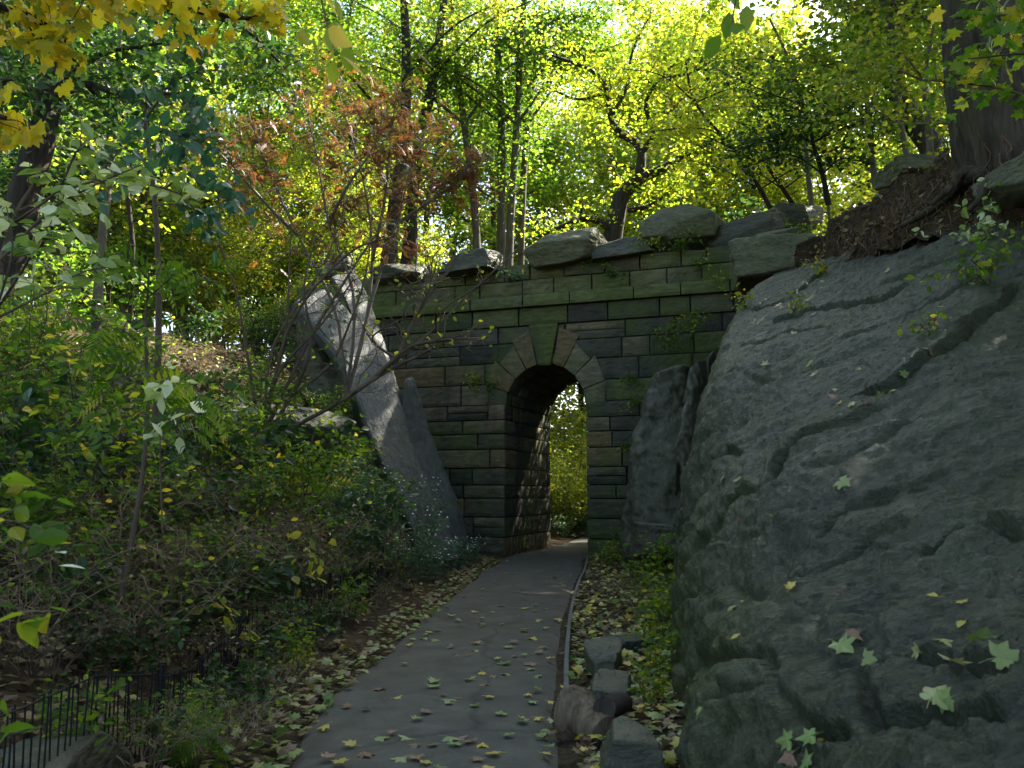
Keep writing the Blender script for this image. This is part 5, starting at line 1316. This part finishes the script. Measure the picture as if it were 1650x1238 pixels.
poly_tree("sapling", "drooping sapling with bluish green leaves hanging in long sprays", "tree", [(250, 700, 6.6), (256, 500, 6.6), (250, 330, 6.6), (235, 200, 6.6), (238, 150, 6.6)], .03, .01,
    [([(236, 190, 6.6), (270, 150, 6.4), (300, 180, 6.3), (325, 250, 6.3)], .01, 9), ([(240, 160, 6.6), (280, 140, 6.2), (310, 190, 6.0), (300, 240, 6)], .009, 9), ([(250, 320, 6.6), (300, 280, 6.4), (345, 300, 6.3), (355, 350, 6.3)], .009, 9), ([(245, 270, 6.6), (200, 240, 6.4), (170, 260, 6.2), (160, 310, 6.2)], .008, 7), ([(250, 330, 6.6), (290, 330, 6.3), (330, 350, 6.2), (345, 400, 6.2)], .008, 7)],
    M['l_teal'], M['twig'], rg, nt=7, tlen=.28, lpt=5, leaf=.12, tm='oval', t0=.6, gauss=.03, droop=1.1, lt0=.3, up=.5)
poly_tree("sapling", "slender sapling with feathery green compound leaves in the middle of the left side", "tree", [(195, 960, 6.2), (225, 800, 6.2), (238, 660, 6.2), (235, 540, 6.2), (240, 440, 6.2)], .022, .008,
    [([(238, 640, 6.2), (290, 610, 6.0), (330, 640, 5.9)], .007, 6), ([(236, 560, 6.2), (190, 530, 6.0), (160, 560, 5.9)], .007, 6), ([(238, 480, 6.2), (290, 440, 6), (330, 450, 5.9)], .007, 7), ([(238, 450, 6.2), (200, 410, 6), (150, 420, 5.9)], .007, 6), ([(236, 600, 6.2), (200, 610, 5.9), (160, 640, 5.8)], .007, 5), ([(234, 700, 6.2), (280, 680, 6), (300, 720, 5.9)], .007, 5)],
    M['l_green'], M['twig'], rg, nt=7, tlen=.22, lpt=2.2, leaf=.3, tm='pinnate', t0=.5, gauss=.03, droop=.35, lt0=.2, up=.9)
hb = thing("nettle_stem", "leafy stem coloured pale as if sunlit in the middle of the left side", "weed", at(262, 860, 5.9))
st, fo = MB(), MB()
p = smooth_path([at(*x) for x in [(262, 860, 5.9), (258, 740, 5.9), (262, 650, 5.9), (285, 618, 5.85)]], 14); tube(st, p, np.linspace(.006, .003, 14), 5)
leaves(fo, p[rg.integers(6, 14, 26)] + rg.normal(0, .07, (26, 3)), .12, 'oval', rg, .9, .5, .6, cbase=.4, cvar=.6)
st.build("stem", M['twig'], hb); fo.build("foliage", M['l_sunlit'], hb)
# very near leaves at the left edge, out of focus
poly_tree("shrub", "near shrub at the left edge, long green leaves hanging close to the camera", "shrub", [(-420, 1500, 2.4), (-330, 1150, 2.45), (-200, 900, 2.5), (-120, 760, 2.5)], .014, .006,
    [([(-300, 1080, 2.45), (-150, 960, 2.45), (-20, 960, 2.5), (60, 1000, 2.5)], .006, 7), ([(-230, 950, 2.5), (-100, 850, 2.5), (20, 840, 2.5), (80, 880, 2.5)], .006, 8), ([(-150, 800, 2.5), (-40, 780, 2.55), (50, 800, 2.6)], .005, 7), ([(-340, 1180, 2.4), (-200, 1130, 2.4), (-60, 1150, 2.4), (20, 1190, 2.4)], .006, 5)],
    M['l_green'], M['twig'], rg, nt=5, tlen=.1, lpt=3, leaf=.085, tm='oval', t0=.6, gauss=.012, droop=.3, lt0=.35, up=.9, cbase=.15)
t = thing("leafy_twig", "two leaves coloured white as if sunlit, on a twig at the near left", "twig", at(-40, 960, 3.0))
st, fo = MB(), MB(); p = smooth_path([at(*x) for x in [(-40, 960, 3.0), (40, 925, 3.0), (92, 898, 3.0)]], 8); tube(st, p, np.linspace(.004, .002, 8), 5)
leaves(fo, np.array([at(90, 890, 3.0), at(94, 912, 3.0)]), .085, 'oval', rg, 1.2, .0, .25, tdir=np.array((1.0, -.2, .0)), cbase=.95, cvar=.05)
st.build("stem", M['twig'], t); fo.build("foliage", M['f_sunlit'], t)
for n_, (pts, lab) in enumerate([([(470, 985, 8.3), (480, 930, 8.2), (495, 890, 8.1), (505, 868, 8.1)], "climbing stem with broad yellow-green leaves above the fence"), ([(405, 1110, 7.2), (400, 1060, 7.2), (380, 1010, 7.1), (370, 985, 7.1)], "dry stem with round pale leaves leaning over the fence")]):
    t = thing("weed", lab, "weed", at(*pts[0])); st, fo = MB(), MB()
    p = smooth_path([at(*x) for x in pts], 10); tube(st, p, np.linspace(.007, .003, 10), 5)
    q_ = p[rg.integers(4, 10, 20)] + rg.normal(0, .1, (20, 3)) * np.array((1, .6, 1)); leaves(fo, q_, .12, 'oval', rg, .4, .6, .9, cbase=.4, cvar=.6)
    st.build("stem", M['drytwig'], t); fo.build("foliage", M['l_yg'], t)

# asters by the slabs and the bridge
def aster(label, px, Y_, H, sp, n, seed, z=None):
    b = base_at(px, Y_)
    r_ = np.random.default_rng(seed)
    root = make_shrub("aster_clump", label, "wildflower", r_, b, H, sp, n, M['l_teal'], M['twig'], nt=9, lpt=7, leaf=.085, tm='narrow', tlen=.26, rst=.006, gauss=.03)
    bl = MB()
    for k in range(int(n * 2)):
        a = r_.uniform(0, 6.28); rr = sp * math.sqrt(r_.random())
        c = b + np.array((math.cos(a) * rr, math.sin(a) * rr, H * r_.uniform(.6, 1.12)))
        nrm = unit(np.array((r_.normal(0, .5), -.6 + r_.normal(0, .4), 1.0))); e1 = unit(np.cross(nrm, (0, 1, .1))); e2 = np.cross(nrm, e1)
        th = np.arange(12) / 12 * 2 * np.pi; rad = np.where(np.arange(12) % 2, .022, .008)
        bl.add(np.vstack([c + e1 * (np.cos(th) * rad)[:, None] + e2 * (np.sin(th) * rad)[:, None], c + nrm * .004]), np.array([(i, (i + 1) % 12, 12) for i in range(12)]))
    bl.build("blossom", M['petal'], root, smooth=False)
aster("big blue-green aster clump with tiny white flowers below the long leaning slab", 655, 13.2, 1.15, .75, 26, 1)
aster("white-flowered aster clump against the pointed slab by the bridge pier", 745, 17.2, .55, .5, 16, 2)
aster("blue-green aster clump left of the big one, partly behind brambles", 600, 13.0, 1.3, .6, 20, 3)
aster("low aster clump between the big clump and the path edge", 700, 14.6, .6, .5, 16, 4)
aster("small aster growing on the foot of the pointed slab", 690, 16.2, 1.5, .35, 12, 5)

# plants rooted in the bridge wall
def face_pt(px, py, v=-.12):
    a_, b_ = at(px, py, 1.0), at(px, py, 2.0); d = b_ - a_; o = a_ - d
    t_ = ((BO + BV * v - o) @ BV) / (d @ BV)
    return o + d * t_
def wallplant(label, px, py, s, n, mat, v=-.2, hang=.5, seed=0, tm='oval', lf=.09, back=.25):
    r_ = np.random.default_rng(seed + 600)
    b = face_pt(px, py, v)
    root = thing("wall_plant", label, "plant", b)
    st, fo = MB(), MB()
    for k in range(n):
        d = np.array((r_.normal(0, .6), -abs(r_.normal(.4, .2)), r_.uniform(-hang, .8))) * s
        p = wob_path(b + np.array((r_.normal(0, .2 * s), back, -.02)), b + d, 7, .08, r_, .12)
        tube(st, p, np.linspace(.006, .002, 7), 4, cap=False)
        leaves(fo, p[r_.integers(2, 7, 12)] + r_.normal(0, .05, (12, 3)), lf, tm, r_, .8, .4, .6)
    st.build("stem", M['twig'], root); fo.build("foliage", mat, root, smooth=False)
for n_, (lab, px, py, s, n, mat, v) in enumerate([
    ("leafy plant sprouting from the cornice left of the arch", 785, 445, .35, 6, 'l_yg', -.25), ("small dark plant with white tips on the cornice, left of the keystone", 822, 448, .3, 5, 'l_teal', -.25),
    ("fern-like plant high on the parapet above the keystone", 948, 418, .45, 8, 'l_green', -.1), ("tuft of leaves on the cornice right of the keystone", 985, 440, .3, 6, 'l_green', -.25), ("big creeper hanging from the rounded capstone", 1092, 398, .6, 14, 'l_green', -.3), ("yellow-green sprig under the rounded capstone's left end", 1045, 390, .4, 7, 'l_yg', -.3),
    ("small plant on the left pier ledge", 762, 620, .35, 7, 'l_yg', -.15), ("trailing plant at the right end of the pier ledge", 792, 628, .25, 5, 'l_green', -.15), ("big green plant on the wall beside the tall rock's top", 1082, 545, .7, 18, 'l_green', -.5), ("broad-leaved sprig above the big wall plant", 1110, 512, .4, 5, 'l_green', -.5), ("small fern in a joint right of the arch", 1012, 612, .22, 4, 'l_green', -.12), ("green tuft beside the tall rock, right of the pier", 1030, 652, .35, 6, 'l_green', -.2),
    ("tiny plant on the right pier", 1010, 720, .2, 4, 'l_green', -.15), ("pale sprig at the cornice's right end", 1165, 450, .5, 8, 'l_yg', -.6), ("tuft near the right end of the cornice", 1125, 430, .3, 5, 'l_green', -.3)]):
    wallplant(lab, px, py, s, n, M[mat], v, seed=n_)

# plants on the big rock
def rockplant(label, px, py, s, n, mat, seed, lf=.09, tm='oval', down=.3):
    r_ = np.random.default_rng(seed + 700)
    h = rock_surf(px, py)
    if h is None: return
    b, nn = h
    root = thing("rock_plant", label, "plant", b)
    st, fo = MB(), MB()
    for k in range(n):
        d = nn * r_.uniform(.2, .7) * s + r_.normal(0, .5, 3) * s + np.array((0, 0, r_.uniform(-down, .5))) * s
        if d @ nn < .05: d += nn * (.1 - d @ nn)
        p = wob_path(b + r_.normal(0, .05 * s, 3), b + d, 7, .08, r_, .1)
        tube(st, p, np.linspace(.006, .002, 7), 4, cap=False)
        leaves(fo, p[r_.integers(2, 7, 9)] + r_.normal(0, .04, (9, 3)), lf, tm, r_, .6, .5, .7)
    st.build("stem", M['twig'], root); fo.build("foliage", M[mat], root, smooth=False)
rockplant("dark leafy vine hanging in the crack high on the whaleback rock", 1590, 455, .6, 13, 'l_green', 1, .085)
rockplant("upper part of the vine clump near the crest of the whaleback rock", 1590, 385, .5, 9, 'l_sunlit', 2, .09)
rockplant("yellow-green weed patch on the shoulder of the whaleback rock", 1200, 492, .25, 8, 'l_yg', 3, .06)
rockplant("small weed in a hollow of the rock's upper shoulder", 1278, 505, .2, 6, 'l_yg', 4, .06)
rockplant("green weed at the lower edge of the big rock, middle of the crack", 1500, 530, .16, 5, 'l_green', 5, .06)
rockplant("weeds along the crest below the flat-topped block", 1330, 440, .3, 8, 'l_yg', 6, .07)

# ------------------------------------------------------------ verge on the right of the path
rg = np.random.default_rng(67)
VG = "green weeds on the leafy verge"
for px, py, k, s, lab in [(1010, 905, 'gweed', .9, "green weed clump beside the right bridge pier"), (985, 915, 'gweed', .6, "low weeds at the end of the edging strip"), (1050, 915, 'tealweed', .9, "bluish weeds at the foot of the tall brown rock"), (1070, 950, 'gweed', 1.0, "weed clump under the pale green rock rib"), (1040, 985, 'bramble', .6, "dry-stemmed bramble in the middle of the verge"), (1075, 1005, 'gweed', .8, "broad weed clump pressed against the whaleback rock"), (1060, 1050, 'gweed', .65, "weeds behind the flat bluish stone"), (1065, 1100, 'gweed', .5, "yellowing weeds against the base of the whaleback rock"), (1030, 950, 'gweed', .6, "small weed clump left of the dry brambles"), (1050, 1145, 'gweed', .35, "low bright weeds beside the pointed stone"), (1075, 905, 'drybramble', .6, "dry bramble by the foot of the standing rock")]:
    put(k, px, py, s, None, lab)

# log and stump at the near end of the edging strip
lb = ground_hit(935, 1190)
stp = thing("stump", "rough rotten brown stump at the near end of the edging strip", "stump", lb)
m_ = MB()
p = smooth_path([lb + np.array((-.1, .12, .13)), lb + np.array((.02, 0, .12)), lb + np.array((.14, -.22, .08))], 22)
tube(m_, p, .13 + .03 * np.sin(np.linspace(0, 7, 22)) - .05 * np.abs(np.linspace(-1, 1, 22)) ** 4, 24, rough=.4, seed=4)
m_.build("body", M['wood'], stp)
lg = thing("log", "short dark sawn log lying beside the rotten stump", "log", lb + np.array((.17, .0, .05)))
m_ = MB(); p = np.linspace(lb + np.array((.13, -.2, .22)), lb + np.array((.3, .3, .14)), 10); tube(m_, p, .068, 20, rough=.1, seed=9, cap=False); m_.build("body", M['darkbark'], lg)
m_ = MB(); th = np.arange(20) / 20 * 2 * np.pi; d = unit(p[0] - p[-1]); e1 = unit(np.cross(d, (0, 0, 1))); e2 = np.cross(d, e1)
m_.add(np.vstack([p[0] + d * .002 + (e1 * np.cos(th)[:, None] + e2 * np.sin(th)[:, None]) * .066, p[0] + d * .004]), np.array([(i, (i + 1) % 20, 20) for i in range(20)])); m_.build("cut_end", M['darkbark'], lg)
# fallen branch on the left slope
for lab, pts, r_ in (("fallen grey branch lying across the lower left slope", [(0, 812), (120, 815), (230, 828), (330, 835)], .035), ("thin fallen branch high on the littered slope", [(230, 505), (300, 498), (390, 520)], .025)):
    pp = [ground_hit(*x) + np.array((0, 0, .06)) for x in pts]
    m_ = MB(); tube(m_, smooth_path(pp, 20), np.linspace(r_, r_ * .5, 20), 7, rough=.2)
    tag(m_.build("fallen_branch", M['greytwig'], origin=pp[0]), lab, "branch")

# ------------------------------------------------------------ low iron fence
fx = lambda y: np.interp(y, [3.0, 5.1, 7.4, 9.1, 11, 14.5, 16], [-2.05, -2.0, -2.2, -1.95, -1.9, -1.85, -1.75])
pick = MB(); tube(pick, [(0, 0, -.06), (0, 0, .2), (0, 0, .45)], .0042, 6); pick_me = pick.mesh("picket", M['iron'], True)
FN = ["nearest panel of the low black picket fence, in front of the brown rock", "second panel of the low black picket fence, under brown brambles", "third panel of the low black picket fence, half hidden by weeds", "fourth panel of the low black picket fence, below the leafy climber", "farthest panel of the low black picket fence, by the asters"]
Y_ = 3.1
for n_, lab in enumerate(FN):
    y0, y1 = Y_, Y_ + (2.0 if n_ < 2 else 2.3)
    o = np.array((float(fx(y0)), y0, gz(float(fx(y0)), y0)))
    root = thing("picket_fence", lab, "fence", o, "low fence along the path")
    m_ = int((y1 - y0) / .052)
    ys_ = np.linspace(y0, y1, m_, endpoint=False)
    top = []
    for y in ys_:
        x = float(fx(y)); z = gz(x, y)
        c = bpy.data.objects.new("picket", pick_me); COL.objects.link(c); c.parent = root
        c.location = (x - o[0], y - o[1], z - o[2]); c.rotation_euler = (rg.normal(0, .02), rg.normal(0, .03), 0)
        top.append((x, y, z))
    top = np.array(top); k = np.ones(5) / 5
    sm = np.stack([top[:, 0], top[:, 1], np.interp(np.arange(m_), np.arange(0, m_, 6), top[::6, 2])], -1)
    for h, r_ in ((.43, .005), (.08, .004)):
        a = MB(); tube(a, sm + np.array((0, 0, h)), r_, 6); a.build("rail", M['iron'], root)
    a = MB(); tube(a, [sm[0] + np.array((.01, 0, -.15)), sm[0] + np.array((.01, 0, .5))], .014, 8); a.build("post", M['iron'], root)
    Y_ = y1

# ------------------------------------------------------------ fallen leaves
rg = np.random.default_rng(71)
def leaf_proto(name, mat, c, curl, tm='maple'):
    m_ = MB()
    tv, tf = TM[tm]
    v = tv.copy(); v[:, 1] -= .4
    v[:, :2] *= (1 + rg.normal(0, .09, (len(v), 1))); v[:, 0] *= rg.uniform(.8, 1.1)
    v[:, 2] += curl * (np.abs(v[:, 0]) ** 1.6 * 1.4 + (v[:, 1]) ** 2 * .5) + .05 * fbm(v * 4 + c * 9, 2, 3)
    m_.add(v, tf, np.clip(c + rg.normal(0, .12, len(v)), 0, 1))
    tube(m_, [(0, -.36, .02), (.03, -.6, .04), (.1, -.85, .03)], [.014, .011, .009], 4, c)
    return m_.mesh(name, mat, False)
LP = {}
for key, mat in (('g', 'f_green'), ('p', 'f_pale'), ('y', 'f_yel'), ('b', 'f_brown')):
    LP[key] = [leaf_proto("fallen_leaf", M[mat], c, cu) for c, cu in ((.2, .35), (.5, -.25), (.75, .5), (.4, .12), (.6, -.4))]
LP['s'] = [leaf_proto("fallen_leaf", M['f_yel'], c, .3, 'oval') for c in (.3, .7)]
CN = dict(g="green", p="pale green", y="yellow", b="brown", s="small oval yellow")
from mathutils import Matrix
def drop(pos, nrm, size, key, label, group, flip=False):
    nrm = Vector(nrm); nrm = (nrm + Vector((rg.normal(0, .12), rg.normal(0, .12), 0))).normalized()
    t = Vector((math.cos(a := rg.uniform(0, 6.28)), math.sin(a), 0)); t = (t - nrm * t.dot(nrm)).normalized(); b = t.cross(nrm)
    o = bpy.data.objects.new("fallen_leaf", LP[key][int(rg.integers(len(LP[key])))]); COL.objects.link(o)
    m_ = Matrix((b, t, nrm)).transposed().to_4x4()
    o.matrix_world = Matrix.Translation(Vector(pos) + nrm * .012) @ m_ @ Matrix.Scale(size * rg.uniform(.85, 1.15), 4)
    tag(o, label, "leaf", group)
ROCKL = [(1433, 437, 'p', .12), (1327, 455, 'p', .12), (1322, 465, 'p', .1), (1312, 506, 'p', .12), (1278, 538, 'p', .16), (1428, 563, 'p', .15), (1235, 587, 'p', .12), (1302, 588, 'p', .15), (1313, 604, 'p', .13), (1345, 628, 'p', .13), (1341, 640, 'b', .13), (1385, 593, 'p', .09), (1195, 683, 's', .06), (1155, 577, 'y', .1), (1165, 771, 'p', .12), (1188, 776, 'p', .1), (1362, 780, 'p', .13), (1500, 530, 'g', .12), (1277, 505, 'y', .12), (1500, 570, 'b', .1), (1350, 657, 'y', .12), (1375, 652, 'p', .12), (1400, 646, 'b', .1), (1415, 642, 'g', .12), (1440, 632, 'y', .1), (1452, 600, 'g', .1),
         (1250, 834, 'g', .08), (1190, 843, 'b', .1), (1279, 944, 'y', .11), (1260, 967, 's', .07), (1183, 981, 'p', .11), (1197, 971, 's', .06), (1185, 1029, 's', .07), (1378, 1027, 'b', .11), (1365, 1049, 'g', .15), (1408, 1066, 'p', .11), (1552, 1010, 's', .07), (1530, 1036, 'p', .14), (1543, 1073, 'p', .15), (1610, 1083, 'b', .17), (1630, 1060, 'p', .14), (1590, 1040, 'g', .12), (1513, 1116, 'p', .15), (1515, 1130, 'g', .12), (1267, 1196, 'g', .12), (1297, 1196, 'g', .13), (1270, 1223, 'b', .13), (1303, 1220, 'g', .12), (1320, 1196, 'y', .1), (1137, 1146, 'g', .12), (1130, 1116, 'y', .1), (1120, 1106, 'b', .1), (1157, 1152, 'p', .08), (1505, 966, 's', .07), (1550, 977, 'y', .09), (1110, 1109, 's', .07), (1565, 1062, 'b', .12), (1600, 1058, 'p', .1), (1480, 1050, 'p', .1), (1640, 1040, 'b', .12)]
for px, py, k, s in ROCKL:
    h = rock_surf(px, py)
    if h is None: continue
    z = "upper slope" if py < 560 else "middle slope" if py < 850 else "lower ledges"
    drop(h[0], h[1], s * .78, k, f"{CN[k]} fallen leaf lying on the {z} of the whaleback rock", f"{CN[k]} leaves on the rock's {z}")
PATHL = [(587, 1137, 'b'), (675, 1153, 'g'), (685, 1221, 'y'), (592, 1206, 'b'), (703, 1030, 'g'), (843, 1016, 'p'), (806, 976, 'b'), (780, 1006, 'g'), (813, 1083, 'g'), (807, 1143, 'g'), (818, 1176, 'g'), (713, 1116, 'b'), (697, 1096, 'g'), (763, 1036, 'y'), (767, 1046, 'g'), (755, 1092, 'g'), (690, 1143, 'b'), (767, 1215, 'b'), (643, 1118, 'y'), (665, 1192, 'b'), (720, 1130, 'g'), (850, 1115, 'y'), (868, 1108, 'g'), (862, 1125, 'g'), (872, 1150, 'y'), (868, 1178, 'g'), (880, 1195, 'g'), (877, 1170, 'g'), (772, 990, 'b'), (735, 1055, 'b'), (800, 1060, 'y'), (840, 950, 'b'), (815, 925, 'y'), (860, 975, 'g'), (875, 1040, 'g'), (882, 1010, 'g'), (885, 1060, 'y'), (870, 1085, 'g'), (550, 1220, 'y'), (620, 1180, 'g'), (745, 1180, 'b'), (700, 975, 'y'), (740, 1000, 'g')]
for n_ in range(95):
    y = rg.uniform(905, 1236)
    x0, x1 = 800 - (y - 900) * 1.07, 940 - (y - 900) * .16
    u = rg.beta(.8, .55)
    PATHL.append((x0 + (x1 - x0) * u, y, rg.choice(['g', 'y', 'b', 'b', 'p'])))
for px, py, k in PATHL:
    Yp = (CAM_H) * F_PX / (py - 795)
    p = at(px, py, Yp); p[2] = .037
    zone = "near" if py > 1090 else "middle" if py > 980 else "far"
    drop(p, (0, 0, 1), rg.uniform(.075, .12), k, f"{CN[k]} fallen leaf lying flat on the {zone} stretch of the asphalt path", f"{CN[k]} leaves on the {zone} path")
# litter nobody could count
def litter(name, n, xfun, yr, mat, size, tm, label, lift=.02, cb=0, up=1.6):
    y = rg.uniform(yr[0], yr[1], n) if not callable(yr) else yr(n)
    x = xfun(y, n)
    z = ground_z(x, y) + lift + rg.uniform(0, .03, n)
    m_ = MB(); leaves(m_, np.stack([x, y, z], -1), size, tm, rg, up, .0, .45, cbase=cb)
    tag(m_.build(name, mat, smooth=False), label, "leaf litter", kind='stuff')
litter("leaf_litter", 26000, lambda y, n: path_l(y) - .5 - np.abs(rg.gamma(2.0, 2.2, n)), (3, 24), M['litter'], .11, 'far', "brown leaf litter covering the left slope")
litter("edge_litter", 1100, lambda y, n: path_l(y) + .1 - np.abs(rg.normal(0, .3, n)), (3.5, 20), M['litter'], .085, 'maple', "brown and green leaves gathered along the left path edge", .03, .15)
litter("edge_litter", 260, lambda y, n: path_l(y) + .12 - np.abs(rg.normal(0, .3, n)), (3.5, 20), M['f_green'], .085, 'maple', "green maple leaves gathered along the left path edge", .05)
litter("verge_litter", 1000, lambda y, n: path_r(y) + .06 + rg.uniform(0, 1, n) * np.maximum(rock_edge(np.minimum(y, 14)) - path_r(y) - .02, .3), (3.5, 20.5), M['f_green'], .085, 'maple', "green and yellow maple leaves strewn over the right verge", .04)
litter("verge_litter", 2400, lambda y, n: path_r(y) + .06 + rg.uniform(0, 1, n) * np.maximum(rock_edge(np.minimum(y, 14)) - path_r(y) - .02, .3), (3.5, 20.5), M['litter'], .085, 'maple', "brown leaves strewn over the right verge", .03)
litter("verge_litter", 500, lambda y, n: path_r(y) + .06 + rg.uniform(0, 1, n) * np.maximum(rock_edge(np.minimum(y, 14)) - path_r(y) - .02, .3), (3.5, 20.5), M['f_yel'], .085, 'maple', "yellow leaves strewn over the right verge", .05)
